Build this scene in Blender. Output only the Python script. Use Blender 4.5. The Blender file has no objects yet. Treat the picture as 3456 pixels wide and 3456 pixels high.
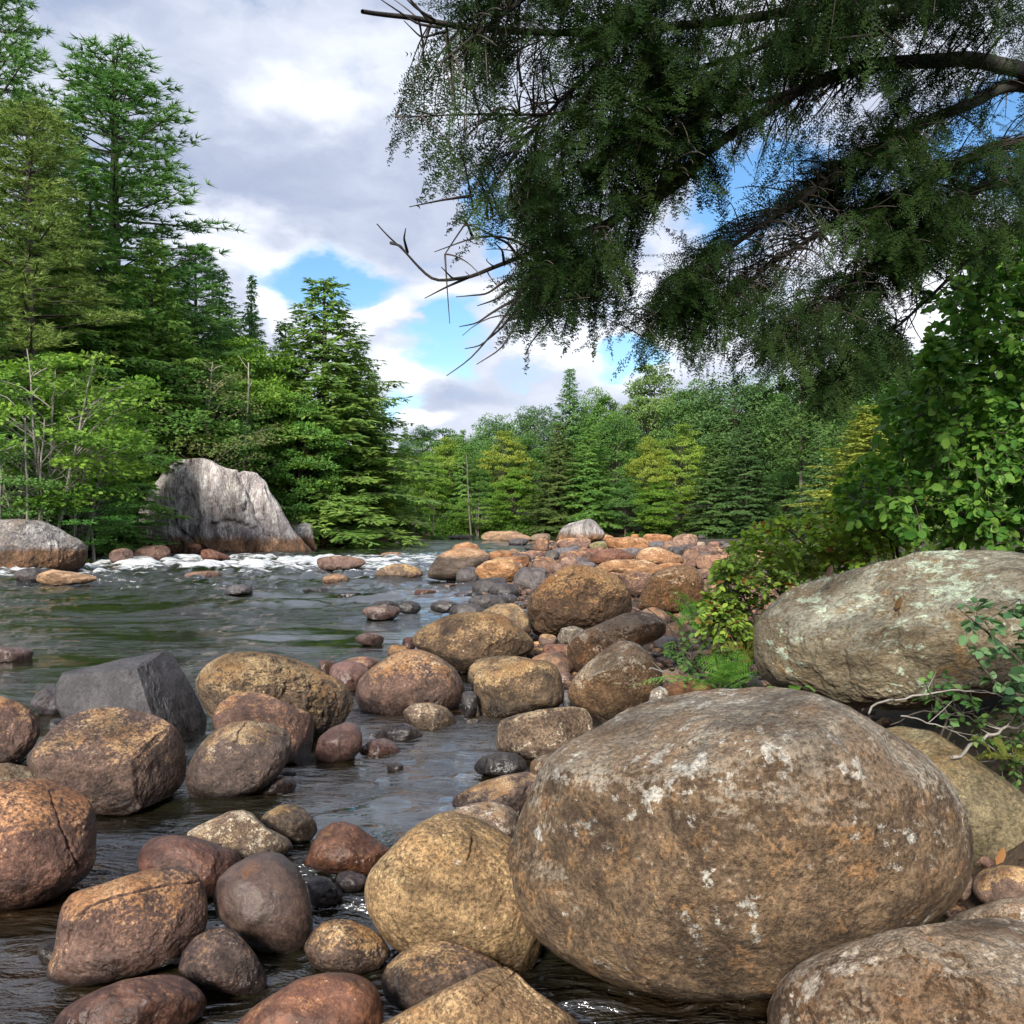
import bpy, bmesh, math, random
import numpy as np
R = math.radians
sc = bpy.context.scene
COL = sc.collection

# ------------------------------------------------------------------ camera
CAMH = 1.9            # eye height above the river
F = 3320.0            # focal length in photo pixels (photo 3456 square)
HOR, CX = 1762.0, 1728.0
cd = bpy.data.cameras.new('camera'); cam = bpy.data.objects.new('camera', cd); COL.objects.link(cam)
cam.location = (0, 0, CAMH); cam.rotation_euler = (R(90), 0, 0)
cd.sensor_width = 36; cd.sensor_height = 36; cd.sensor_fit = 'HORIZONTAL'
cd.lens = 36 * F / 3456
cd.shift_y = (HOR - 1728) / 3456
cd.clip_start = 0.05; cd.clip_end = 3000
sc.camera = cam

# ------------------------------------------------------------------ exposure and render settings
sc.view_settings.view_transform = 'Standard'; sc.view_settings.look = 'None'
sc.view_settings.gamma = 1; sc.view_settings.use_curve_mapping = False
sc.view_settings.exposure = 0.95
sc.render.engine = 'CYCLES'
sc.cycles.use_denoising = True
try:
    sc.cycles.denoiser = 'OPENIMAGEDENOISE'; sc.cycles.denoising_prefilter = 'ACCURATE'
except Exception: pass
sc.cycles.max_bounces = 6; sc.cycles.diffuse_bounces = 3; sc.cycles.glossy_bounces = 3
sc.cycles.transmission_bounces = 4; sc.cycles.caustics_reflective = False; sc.cycles.caustics_refractive = False
sc.cycles.use_adaptive_sampling = True; sc.cycles.adaptive_threshold = 0.02
sc.cycles.sample_clamp_indirect = 6

# ------------------------------------------------------------------ sun
SUN_EL, SUN_AZ = R(26), R(-166)       # azimuth clockwise from +Y: the sun stands behind the viewer, to the left
sl = bpy.data.lights.new('sun', 'SUN'); sl.energy = 3.5; sl.angle = R(10); sl.color = (1.0, 0.94, 0.85)
so = bpy.data.objects.new('sun', sl); COL.objects.link(so)
so.rotation_euler = (R(90) - SUN_EL, 0, math.pi - SUN_AZ)
so.location = (-30, -20, 40)

# ------------------------------------------------------------------ node helpers
class NT:
    def __init__(self, tree):
        self.t = tree; tree.nodes.clear()
    def n(self, typ, **kw):
        nd = self.t.nodes.new(typ)
        for k, v in kw.items(): setattr(nd, k, v)
        return nd
    def put(self, sock, v):
        if isinstance(v, bpy.types.NodeSocket): self.t.links.new(v, sock)
        elif isinstance(v, (tuple, list)):
            if sock.type == 'RGBA' and len(v) == 3: v = (*v, 1)
            sock.default_value = v
        else: sock.default_value = v
    def m(self, op, a, b=0.0, c=None, clamp=False):
        nd = self.n('ShaderNodeMath', operation=op, use_clamp=clamp)
        self.put(nd.inputs[0], a)
        if len(nd.inputs) > 1: self.put(nd.inputs[1], b)
        if c is not None: self.put(nd.inputs[2], c)
        return nd.outputs[0]
    def vm(self, op, a, b=None, s=None):
        nd = self.n('ShaderNodeVectorMath', operation=op)
        self.put(nd.inputs[0], a)
        if b is not None: self.put(nd.inputs[1], b)
        if s is not None: self.put(nd.inputs['Scale'], s)
        return nd.outputs['Value'] if op in ('LENGTH', 'DOT_PRODUCT', 'DISTANCE') else nd.outputs['Vector']
    def mix(self, f, a, b, mode='MIX'):
        nd = self.n('ShaderNodeMix', data_type='RGBA', blend_type=mode)
        self.put(nd.inputs['Factor'], f); self.put(nd.inputs[6], a); self.put(nd.inputs[7], b)
        return nd.outputs[2]
    def noise(self, vec, scale, detail=4, rough=0.55, dist=0.0, col=False):
        nd = self.n('ShaderNodeTexNoise')
        self.put(nd.inputs['Vector'], vec); self.put(nd.inputs['Scale'], scale); nd.inputs['Detail'].default_value = detail
        nd.inputs['Roughness'].default_value = rough; nd.inputs['Distortion'].default_value = dist
        return nd.outputs['Color' if col else 'Fac']
    def ramp(self, x, a, b, lo=0.0, hi=1.0):
        nd = self.n('ShaderNodeMapRange', interpolation_type='SMOOTHSTEP')
        self.put(nd.inputs[0], x); self.put(nd.inputs[1], a); self.put(nd.inputs[2], b)
        self.put(nd.inputs[3], lo); self.put(nd.inputs[4], hi)
        return nd.outputs[0]
    def scale_col(self, col, f):
        return self.vm('SCALE', col, s=f)

# ------------------------------------------------------------------ sky: Nishita behind broken cloud
world = bpy.data.worlds.new('World'); sc.world = world; world.use_nodes = True
W = NT(world.node_tree)
def az_el(fx, fy):                     # a direction in the sky from a spot in the 1932 px view of the photo
    a = math.atan((fx - 966) / 1856); return a, math.atan((985 - fy) / 1856 * math.cos(a))
dirv = W.n('ShaderNodeTexCoord').outputs['Generated']
sx = W.n('ShaderNodeSeparateXYZ'); W.put(sx.inputs[0], dirv)
az = W.m('ARCTAN2', sx.outputs[0], sx.outputs[1]); el = W.m('ARCSINE', sx.outputs[2])
cb = W.n('ShaderNodeCombineXYZ'); W.put(cb.inputs[0], az); W.put(cb.inputs[1], el)
q0 = cb.outputs[0]
flat = W.vm('MULTIPLY', q0, (1.0, 1.9, 1.0))
wn = W.noise(flat, 6.0, 5, 0.55, col=True)
wv = W.vm('SCALE', W.vm('SUBTRACT', wn, (0.5, 0.5, 0.5)), s=0.16)
q = W.vm('ADD', q0, wv)
def blob(fx, fy, rx, ry, wgt, inner=0.25):
    a, e = az_el(fx, fy)
    d = W.vm('LENGTH', W.vm('MULTIPLY', W.vm('SUBTRACT', q, (a, e, 0)), (1856 / rx, 1856 / ry, 0)))
    return W.m('MULTIPLY', W.ramp(d, inner, 1.0, 1.0, 0.0), wgt)
def total(lst):
    s = lst[0]
    for x in lst[1:]: s = W.m('ADD', s, x)
    return s
holes = total([blob(640, 525, 200, 80, 1.0, .05), blob(830, 640, 150, 88, 0.95, .05), blob(745, 770, 70, 60, .7), blob(1180, 655, 120, 50, .8),
               blob(1440, 320, 210, 150, .8), blob(1850, 240, 190, 120, .8), blob(930, 420, 60, 110, .5), blob(1000, 700, 100, 30, .3)])
adds = total([blob(530, 610, 70, 60, .9), blob(725, 600, 85, 45, .9), blob(800, 800, 80, 40, .5), blob(1000, 640, 180, 50, .5)])
lights = total([blob(540, 150, 180, 90, .42, .0), blob(760, 120, 170, 130, .18, .0), blob(420, 400, 150, 75, .6, 0), blob(560, 480, 200, 50, .5, 0),
                blob(900, 100, 140, 120, .3, 0), blob(530, 560, 60, 50, .6), blob(760, 700, 110, 60, .55, 0), blob(1100, 620, 260, 150, .5, 0),
                blob(720, 590, 80, 50, .5), blob(790, 800, 90, 40, .5), blob(1300, 560, 300, 200, .6, 0), blob(1650, 600, 300, 220, .6, 0),
                blob(880, 560, 160, 60, .45, 0), blob(1500, 40, 300, 130, .3, 0), blob(200, 130, 120, 120, .1, 0)])
darks = total([blob(600, 330, 330, 150, .33, .1), blob(350, 250, 250, 160, .25, 0), blob(820, 380, 160, 120, .12, 0), blob(850, 745, 160, 40, .22, 0),
               blob(1120, 590, 160, 45, .35, 0), blob(180, 40, 260, 90, .25, 0), blob(1010, 700, 140, 35, .25, 0), blob(760, 20, 200, 60, .3, 0)])
nbig = W.noise(W.vm('ADD', flat, (2.3, 1.1, 0)), 2.2, 6, 0.5)
nmid = W.noise(W.vm('ADD', flat, wv), 9.0, 7, 0.56)
cov = W.m('ADD', W.m('ADD', W.m('MULTIPLY', nbig, .5), W.m('MULTIPLY', W.m('SUBTRACT', nmid, .5), 1.25)), .36)
cov = W.m('ADD', W.m('SUBTRACT', W.m('SUBTRACT', cov, holes), W.ramp(el, .62, 1.1, 0., .30)), adds)
cov = W.ramp(cov, -0.12, 0.56)
lum = W.m('ADD', W.m('SUBTRACT', W.m('ADD', lights, W.m('MULTIPLY', W.m('SUBTRACT', nmid, .5), .75)), darks),
          W.m('MULTIPLY', W.m('SUBTRACT', nbig, .5), 0.9))
lum = W.ramp(lum, -0.50, 0.75)
ccol = W.mix(lum, (0.25, 0.29, 0.395), (0.70, 0.72, 0.76))
sky = W.n('ShaderNodeTexSky', sky_type='NISHITA', sun_disc=False, sun_elevation=SUN_EL, sun_rotation=SUN_AZ, altitude=400, air_density=1.0, dust_density=0.4, ozone_density=2.0)
b1 = W.n('ShaderNodeBackground'); hsv = W.n('ShaderNodeHueSaturation'); hsv.inputs['Saturation'].default_value = 1.2; W.put(hsv.inputs['Color'], sky.outputs[0])
W.put(b1.inputs[0], hsv.outputs[0]); b1.inputs[1].default_value = 0.095
b2 = W.n('ShaderNodeBackground'); W.put(b2.inputs[0], ccol); b2.inputs[1].default_value = 0.95
ms = W.n('ShaderNodeMixShader'); W.put(ms.inputs[0], cov); W.put(ms.inputs[1], b1.outputs[0]); W.put(ms.inputs[2], b2.outputs[0])
wo = W.n('ShaderNodeOutputWorld'); W.put(wo.inputs[0], ms.outputs[0])

# ------------------------------------------------------------------ helpers
def tag(o, label=None, cat=None, group=None, kind=None):
    if label: o['label'] = label
    if cat: o['category'] = cat
    if group: o['group'] = group
    if kind: o['kind'] = kind
    return o
def empty(name, loc):
    o = bpy.data.objects.new(name, None); COL.objects.link(o); o.location = loc; o.empty_display_size = .2
    return o
def link(name, me, parent=None, loc=None):
    o = bpy.data.objects.new(name, me); COL.objects.link(o)
    if parent: o.parent = parent
    if loc is not None: o.location = loc
    return o
class MB:
    """collects quads and triangles with one random tint each, builds one mesh"""
    def __init__(s): s.v = []; s.f = []; s.t = []; s.n = 0
    def add(s, verts, faces, tint=0.5):
        verts = np.asarray(verts, np.float32).reshape(-1, 3); faces = np.asarray(faces, np.int64)
        s.v.append(verts); s.f.append(faces + s.n); s.n += len(verts)
        s.t.append(np.full(len(faces), tint, np.float32) if np.isscalar(tint) else np.asarray(tint, np.float32))
    def tube(s, path, rad, sides=5, tint=0.5):
        path = np.asarray(path, float); n = len(path); rad = np.broadcast_to(np.asarray(rad, float), (n,))
        tan = np.gradient(path, axis=0); tan /= np.linalg.norm(tan, axis=1, keepdims=True) + 1e-9
        ref = np.where(np.abs(tan[:, 2:3]) > .9, [[1., 0, 0]], [[0, 0, 1.]])
        a = np.cross(tan, ref); a /= np.linalg.norm(a, axis=1, keepdims=True) + 1e-9
        b = np.cross(tan, a)
        an = np.arange(sides) * 2 * math.pi / sides
        v = path[:, None] + rad[:, None, None] * (np.cos(an)[None, :, None] * a[:, None] + np.sin(an)[None, :, None] * b[:, None])
        i = np.arange(n - 1)[:, None] * sides; j = np.arange(sides)[None]; j2 = (j + 1) % sides
        f = np.stack([i + j, i + j2, i + sides + j2, i + sides + j], -1).reshape(-1, 4)
        s.add(v.reshape(-1, 3), f, tint)
    def mesh(s, name, mat, smooth=False):
        me = bpy.data.meshes.new(name)
        v = np.concatenate(s.v); fl = [f.reshape(-1) for f in s.f]; lt = np.concatenate([np.full(len(f), f.shape[1]) for f in s.f])
        li = np.concatenate(fl).astype(np.int32); ls = np.concatenate([[0], np.cumsum(lt)[:-1]]).astype(np.int32)
        me.vertices.add(len(v)); me.vertices.foreach_set('co', v.reshape(-1).astype(np.float32))
        me.loops.add(len(li)); me.loops.foreach_set('vertex_index', li)
        me.polygons.add(len(lt)); me.polygons.foreach_set('loop_start', ls)
        if smooth: me.polygons.foreach_set('use_smooth', np.ones(len(lt), bool))
        me.update(calc_edges=True)
        at = me.attributes.new('tint', 'FLOAT', 'FACE'); at.data.foreach_set('value', np.concatenate(s.t))
        me.materials.append(mat); me.update()
        return me
def unit(a): return a / (np.linalg.norm(a, axis=-1, keepdims=True) + 1e-9)
def vhash(i, j, k, seed):
    h = (i * 374761393 + j * 668265263 + k * 2147483647 + seed * 144665) & 0xFFFFFFFF
    h = ((h ^ (h >> 13)) * 1274126177) & 0xFFFFFFFF
    h = ((h ^ (h >> 16)) * 2246822519) & 0xFFFFFFFF
    return ((h ^ (h >> 15)) & 0xFFFFFF) / float(0xFFFFFF)
def vnoise(p, seed=0):
    p = np.asarray(p, float); i = np.floor(p).astype(np.int64); f = p - i; u = f * f * f * (f * (f * 6 - 15) + 10)
    r = 0
    for dx in (0, 1):
        for dy in (0, 1):
            for dz in (0, 1):
                w = (u[:, 0] if dx else 1 - u[:, 0]) * (u[:, 1] if dy else 1 - u[:, 1]) * (u[:, 2] if dz else 1 - u[:, 2])
                r = r + w * vhash(i[:, 0] + dx, i[:, 1] + dy, i[:, 2] + dz, seed)
    return r * 2 - 1
def fbm(p, octs=4, seed=0, gain=.5):
    p = np.asarray(p, float); a = 1.; s = 0; t = 0
    for o in range(octs):
        s = s + a * vnoise(p * (2.03 ** o) + o * 17.3, seed + o); t += a; a *= gain
    return s / t
def in_poly(P, poly):
    P = np.asarray(P, float); poly = np.asarray(poly, float); x, y = P[:, 0], P[:, 1]
    c = np.zeros(len(P), bool); j = len(poly) - 1
    for i in range(len(poly)):
        xi, yi = poly[i]; xj, yj = poly[j]
        k = ((yi > y) != (yj > y)) & (x < (xj - xi) * (y - yi) / (yj - yi + 1e-12) + xi)
        c ^= k; j = i
    return c
def sdist(P, poly):                      # signed distance, positive inside
    P = np.asarray(P, float); poly = np.asarray(poly, float); d = np.full(len(P), 1e9)
    for i in range(len(poly)):
        a = poly[i]; b = poly[(i + 1) % len(poly)]; ab = b - a
        t = np.clip(((P - a) @ ab) / (ab @ ab + 1e-9), 0, 1)
        d = np.minimum(d, np.linalg.norm(P - a - t[:, None] * ab, axis=1))
    return np.where(in_poly(P, poly), d, -d)
# zoomed views of the photo in which outlines were measured: origin and photo pixels per view pixel
VIEW = {'A': (0, 2200, .6729), 'B': (1200, 2200, .6729), 'C': (2300, 1700, .6212), 'D': (1100, 1700, .6729), 'E': (0, 1500, .6729),
        'F': (0, 0, 1.7888), 'H': (1200, 0, 1.1677), 'K': (1800, 1700, .4658), 'M': (1200, 1150, .4658), 'N': (2100, 1150, .7019),
        'P': (2100, 1800, .3106), 'Q': (2600, 2100, .4431)}
def px(view, pts):
    ox, oy, s = VIEW[view]; return np.asarray(pts, float) * s + (ox, oy)
def unproj(p, d):
    p = np.asarray(p, float); d = np.asarray(d, float)
    return np.stack([(p[..., 0] - CX) / F * d, np.broadcast_to(d, p.shape[:-1]), CAMH - (p[..., 1] - HOR) / F * d], -1)
def proj(P):
    return np.stack([CX + F * P[..., 0] / P[..., 1], HOR - F * (P[..., 2] - CAMH) / P[..., 1]], -1)
def ground_pt(view, x, y, z=0.):
    p = px(view, [(x, y)])[0]; d = (CAMH - z) * F / (p[1] - HOR); return unproj(p, d)

# ------------------------------------------------------------------ materials
def new_mat(name):
    m = bpy.data.materials.new(name); m.use_nodes = True; return m, NT(m.node_tree)
def finish(T, bsdf):
    o = T.n('ShaderNodeOutputMaterial'); T.put(o.inputs[0], bsdf)
def rock_mat(name, c1, c2, crust=(.4, .28, .12), crust_thr=.62, top=.6, white=.72, wcol=(.5, .48, .42), black=2.0, bcol=(.02, .018, .016),
             speck=.5, rough=.75, bump=.5, stretch=(1, 1, 1), band=None, extra=None, wet=True):
    m, T = new_mat(name)
    co = T.n('ShaderNodeTexCoord').outputs['Object']
    tx = T.n('ShaderNodeAttribute', attribute_type='OBJECT', attribute_name='tex').outputs['Fac']
    rnd = T.n('ShaderNodeObjectInfo').outputs['Random']; r = T.m('MULTIPLY', rnd, 61.)
    off = T.n('ShaderNodeCombineXYZ'); T.put(off.inputs[0], r); T.put(off.inputs[1], T.m('MULTIPLY', r, .37)); T.put(off.inputs[2], r)
    raw = T.vm('ADD', T.vm('SCALE', co, s=tx), off.outputs[0])
    v = T.vm('MULTIPLY', raw, stretch)
    geo = T.n('ShaderNodeNewGeometry')
    nz = T.n('ShaderNodeSeparateXYZ'); T.put(nz.inputs[0], geo.outputs['Normal'])
    pz = T.n('ShaderNodeSeparateXYZ'); T.put(pz.inputs[0], geo.outputs['Position'])
    up = T.ramp(nz.outputs[2], -.35, .9)
    nb = T.noise(v, 1.5, 3, .5); nm = T.noise(v, 5.5, 8, .68, .4); nf = T.noise(v, 34, 5, .72); nvf = T.noise(v, 120, 3, .7)
    nb2 = T.noise(T.vm('ADD', v, (7.3, 1.9, 4.4)), 2.4, 8, .62)
    base = T.mix(T.ramp(nm, .34, .66), c1, c2)
    gr = T.m('ADD', T.m('MULTIPLY', T.m('SUBTRACT', T.ramp(nf, .34, .66), .5), 1.5 * speck), T.m('MULTIPLY', T.m('SUBTRACT', T.ramp(nvf, .34, .66), .5), .8 * speck))
    key = T.m('ADD', T.m('ADD', T.m('MULTIPLY', nb, .45), T.m('MULTIPLY', nm, .35)), T.m('MULTIPLY', up, .4 * top))
    key = T.m('ADD', key, T.m('MULTIPLY', T.m('SUBTRACT', nf, .5), .42))
    cm = T.ramp(key, crust_thr - .04, crust_thr + .07)
    cvar = T.mix(T.ramp(nb2, .4, .65), crust, tuple(x * y for x, y in zip(crust, (.78, .62, .5))))
    col = T.mix(cm, base, cvar)
    if extra:                                    # a second stain with edges of its own
        ec, et, es = extra
        en = T.noise(T.vm('ADD', v, (3.1, 8.2, .7)), es, 6, .66)
        col = T.mix(T.m('MULTIPLY', T.ramp(T.m('ADD', en, T.m('MULTIPLY', T.m('SUBTRACT', nf, .5), .3)), et, et + .09), T.m('MULTIPLY', T.ramp(nb2, .38, .58, .2, .85), T.ramp(up, .45, .95, 1., .3))), col, ec)
    if black < 1:
        bn = T.noise(T.vm('ADD', v, (1.7, 5.2, 9.4)), 4.2, 9, .74)
        col = T.mix(T.m('MULTIPLY', T.ramp(T.m('ADD', bn, T.m('MULTIPLY', T.m('SUBTRACT', nf, .5), .35)), black, black + .06), .85), col, bcol)
    if white < 1:
        w1 = T.noise(T.vm('ADD', v, (11.7, 2.2, 3.1)), 8, 8, .72)
        w2 = T.noise(T.vm('ADD', v, (4.4, 12.2, 6.1)), 1.9, 3, .5)
        wm = T.ramp(T.m('ADD', T.m('ADD', T.m('MULTIPLY', w1, .75), T.m('MULTIPLY', w2, .35)), T.m('MULTIPLY', up, .04)), white, white + .035)
        col = T.mix(T.m('MULTIPLY', wm, .9), col, wcol)
        vo = T.n('ShaderNodeTexVoronoi'); T.put(vo.inputs['Vector'], v); vo.inputs['Scale'].default_value = 7.5
        dots = T.m('MULTIPLY', T.ramp(T.m('ADD', vo.outputs['Distance'], T.m('MULTIPLY', nf, .12)), .14, .17, 1, 0), T.ramp(w2, .5, .62))
        col = T.mix(T.m('MULTIPLY', dots, .8), col, wcol)
    if band:                                     # iron stain left by high water, a level of its own
        bc, z0, z1 = band
        bm = T.ramp(T.m('ADD', pz.outputs[2], T.m('MULTIPLY', T.m('SUBTRACT', nm, .5), (z1 - z0) * 1.6)), z0, z1, 1, 0)
        col = T.mix(T.m('MULTIPLY', bm, .9), col, T.mix(T.ramp(nb2, .38, .6), bc, tuple(x * .45 for x in bc)))
    pn = T.noise(T.vm('ADD', v, (21.3, 4.8, 13.1)), 1.25, 5, .6, .8)        # broad darker weathering, edges of its own
    col = T.scale_col(col, T.ramp(pn, .44, .62, 1.08, .58))
    col = T.scale_col(col, T.m('ADD', 1., gr, clamp=False))
    tint = T.n('ShaderNodeObjectInfo').outputs['Color']
    col = T.mix(1., col, tint, 'MULTIPLY')
    rg = T.m('ADD', rough, T.m('MULTIPLY', T.m('SUBTRACT', nf, .5), .3))
    if wet:                                      # wet ring where the river splashes
        wmk = T.ramp(T.m('ADD', pz.outputs[2], T.m('MULTIPLY', T.m('SUBTRACT', nm, .5), .26)), .05, .22, 1, 0)
        col = T.scale_col(col, T.m('SUBTRACT', 1., T.m('MULTIPLY', wmk, .6)))
        rg = T.m('SUBTRACT', rg, T.m('MULTIPLY', wmk, .5), clamp=True)
    hgt = T.m('ADD', T.m('ADD', T.m('MULTIPLY', nm, .55), T.m('MULTIPLY', nf, .30)), T.m('MULTIPLY', nvf, .10))
    bu = T.n('ShaderNodeBump'); bu.inputs['Strength'].default_value = bump
    T.put(bu.inputs['Distance'], T.m('DIVIDE', .16, tx)); T.put(bu.inputs['Height'], T.m('MULTIPLY', hgt, T.ramp(nb2, .36, .62, .35, 1.25)))
    p = T.n('ShaderNodeBsdfPrincipled'); T.put(p.inputs['Base Color'], col); T.put(p.inputs['Roughness'], rg)
    p.inputs['Specular IOR Level'].default_value = .35; T.put(p.inputs['Normal'], bu.outputs[0])
    finish(T, p.outputs[0]); return m

RM = {
 'brown': rock_mat('stone_brown', (.075, .053, .046), (.15, .105, .085), crust=(.36, .255, .14), crust_thr=.635, white=.70, wcol=(.46, .40, .30), black=.66, speck=.6, bump=.6, rough=.6, extra=((.34, .23, .115), .635, 5.)),
 'rust':  rock_mat('stone_rust', (.095, .055, .042), (.18, .098, .066), crust=(.36, .24, .12), crust_thr=.72, white=.80, speck=.4, rough=.5, bump=.32),
 'egg':   rock_mat('stone_smooth', (.075, .05, .043), (.12, .078, .06), crust=(.21, .10, .05), crust_thr=.76, white=2, speck=.32, rough=.45, bump=.22),
 'ochre': rock_mat('stone_ochre', (.095, .066, .045), (.18, .125, .082), crust=(.345, .245, .13), crust_thr=.575, top=.6, white=.72, black=.555, bcol=(.035, .027, .022), speck=.65, bump=.65),
 'gold':  rock_mat('stone_gold', (.19, .12, .06), (.31, .205, .10), crust=(.385, .275, .14), crust_thr=.56, top=.4, white=.70, wcol=(.55, .5, .4), black=.63, bcol=(.05, .035, .02), speck=.75, bump=.6),
 'grey':  rock_mat('stone_grey', (.055, .052, .055), (.095, .088, .09), crust=(.22, .19, .16), crust_thr=.80, white=.80, wcol=(.35, .34, .33), speck=.35, rough=.6, bump=.35),
 'dark':  rock_mat('stone_dark', (.035, .032, .032), (.07, .06, .056), crust=(.20, .15, .10), crust_thr=.78, white=2, speck=.35, rough=.5, bump=.3),
 'tan':   rock_mat('stone_tan', (.095, .062, .038), (.20, .132, .074), crust=(.275, .235, .18), crust_thr=.655, top=1.0, white=.648, wcol=(.47, .44, .38), black=.645, bcol=(.055, .038, .03), speck=.62, bump=.8,
                   extra=((.30, .165, .072), .545, 6.)),
 'mossy': rock_mat('stone_mossy', (.13, .105, .06), (.21, .17, .095), crust=(.25, .21, .12), crust_thr=.58, white=.72, wcol=(.40, .44, .36), speck=.6, bump=.6, extra=((.09, .105, .025), .58, 3.2)),
 'lichen': rock_mat('stone_lichen', (.165, .125, .075), (.235, .20, .13), crust=(.25, .24, .185), crust_thr=.60, top=.9, white=.632, wcol=(.42, .49, .37), black=.66, speck=.5, bump=.8,
                   stretch=(.75, 1, 1.5), extra=((.27, .16, .06), .58, 3.4)),
 'pink':  rock_mat('stone_pink', (.19, .13, .10), (.33, .24, .185), crust=(.48, .34, .22), crust_thr=.62, white=.74, black=.66, speck=.45, bump=.5),
 'orange': rock_mat('stone_orange', (.24, .12, .06), (.40, .225, .115), crust=(.55, .40, .24), crust_thr=.62, white=.72, black=.63, bcol=(.06, .035, .02), speck=.5, bump=.6, stretch=(.8, .8, 1.7)),
 'banded': rock_mat('stone_banded', (.28, .15, .08), (.40, .24, .13), crust=(.5, .34, .2), crust_thr=.66, white=.8, speck=.35, bump=.5, stretch=(.6, .6, 2.2), band=((.085, .07, .06), .75, .95)),
 'cliff': rock_mat('stone_cliff', (.33, .28, .27), (.58, .545, .52), crust=(.74, .74, .66), crust_thr=.54, top=.25, white=.65, wcol=(.70, .70, .63), black=.565, bcol=(.07, .052, .05), speck=.55, bump=.95,
                   stretch=(1.5, 1.5, .42), band=((.40, .20, .09), .65, 1.25)),
 'ledge': rock_mat('stone_ledge', (.24, .215, .21), (.40, .375, .365), crust=(.52, .50, .46), crust_thr=.56, top=.6, white=.72, black=.64, bcol=(.06, .05, .045), speck=.5, bump=.8,
                   band=((.33, .165, .07), .75, 1.05)),
 'slab':  rock_mat('stone_slab', (.30, .21, .15), (.46, .35, .26), crust=(.5, .4, .3), crust_thr=.62, white=.75, black=.70, speck=.4, bump=.5, stretch=(.7, .7, 2)),
 'speckle': rock_mat('stone_speckled', (.13, .10, .085), (.22, .18, .15), crust=(.42, .36, .27), crust_thr=.62, white=.62, wcol=(.58, .57, .52), black=.60, speck=.8, bump=.6),
}

def leaf_mat(name, trans=.42, var=.45, spec=.25, rough=.5, warm=0.0):
    m, T = new_mat(name)
    col = T.n('ShaderNodeObjectInfo').outputs['Color']
    tint = T.n('ShaderNodeAttribute', attribute_name='tint').outputs['Fac']
    hs = T.n('ShaderNodeHueSaturation')
    T.put(hs.inputs['Hue'], T.m('ADD', .5, T.m('MULTIPLY', T.m('SUBTRACT', tint, .5), -.05)))
    T.put(hs.inputs['Value'], T.m('ADD', 1. - var * .5, T.m('MULTIPLY', tint, var))); T.put(hs.inputs['Color'], col)
    c = hs.outputs[0]
    if warm: c = T.mix(T.ramp(tint, 1 - warm, 1 - warm + .02), c, (.26, .10, .03))
    p = T.n('ShaderNodeBsdfPrincipled'); T.put(p.inputs['Base Color'], c); p.inputs['Roughness'].default_value = rough
    p.inputs['Specular IOR Level'].default_value = spec
    tr = T.n('ShaderNodeBsdfTranslucent'); T.put(tr.inputs[0], T.mix(.5, c, (.30, .42, .05), 'SOFT_LIGHT'))
    mx = T.n('ShaderNodeMixShader'); mx.inputs[0].default_value = trans
    T.put(mx.inputs[1], p.outputs[0]); T.put(mx.inputs[2], tr.outputs[0]); finish(T, mx.outputs[0]); return m
M_NEEDLE = leaf_mat('conifer_needles', .38, .8, .2, .55)
M_LEAF = leaf_mat('broad_leaves', .42, .8)
M_LEAFWARM = leaf_mat('turning_leaves', .42, .7, warm=.10)
M_FERN = leaf_mat('fern_leaves', .4, .6)
def bark_mat(name, a, b, sc_=6.):
    m, T = new_mat(name); co = T.n('ShaderNodeTexCoord').outputs['Object']
    n = T.noise(T.vm('MULTIPLY', co, (1, 1, .25)), sc_, 8, .7); n2 = T.noise(co, sc_ * .3, 3)
    c = T.mix(T.ramp(n, .35, .65), a, b); c = T.mix(T.m('MULTIPLY', T.ramp(n2, .55, .7), .5), c, (.12, .14, .09))
    bu = T.n('ShaderNodeBump'); bu.inputs['Strength'].default_value = .8; bu.inputs['Distance'].default_value = .03; T.put(bu.inputs['Height'], n)
    p = T.n('ShaderNodeBsdfPrincipled'); T.put(p.inputs['Base Color'], c); p.inputs['Roughness'].default_value = .85; T.put(p.inputs['Normal'], bu.outputs[0])
    finish(T, p.outputs[0]); return m
M_BARK = bark_mat('dark_bark', (.035, .028, .022), (.09, .072, .058))
M_PALEBARK = bark_mat('pale_bark', (.20, .18, .16), (.36, .33, .29))
M_TWIG = bark_mat('twig_bark', (.05, .038, .03), (.14, .11, .085), 30.)

def ground_mat():
    m, T = new_mat('ground_soil'); co = T.n('ShaderNodeNewGeometry').outputs['Position']
    n = T.noise(co, 3.5, 9, .7); n2 = T.noise(co, .35, 4); nf = T.noise(co, 22, 5, .7)
    c = T.mix(T.ramp(n, .35, .65), (.030, .020, .013), (.085, .055, .035))
    c = T.mix(T.m('MULTIPLY', T.ramp(nf, .55, .68), .6), c, (.15, .085, .045))
    c = T.mix(T.m('MULTIPLY', T.ramp(n2, .5, .62), .6), c, (.035, .045, .015))
    bu = T.n('ShaderNodeBump'); bu.inputs['Strength'].default_value = .9; bu.inputs['Distance'].default_value = .06
    T.put(bu.inputs['Height'], T.m('ADD', n, T.m('MULTIPLY', nf, .4)))
    p = T.n('ShaderNodeBsdfPrincipled'); T.put(p.inputs['Base Color'], c); p.inputs['Roughness'].default_value = .9; T.put(p.inputs['Normal'], bu.outputs[0])
    finish(T, p.outputs[0]); return m
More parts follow.
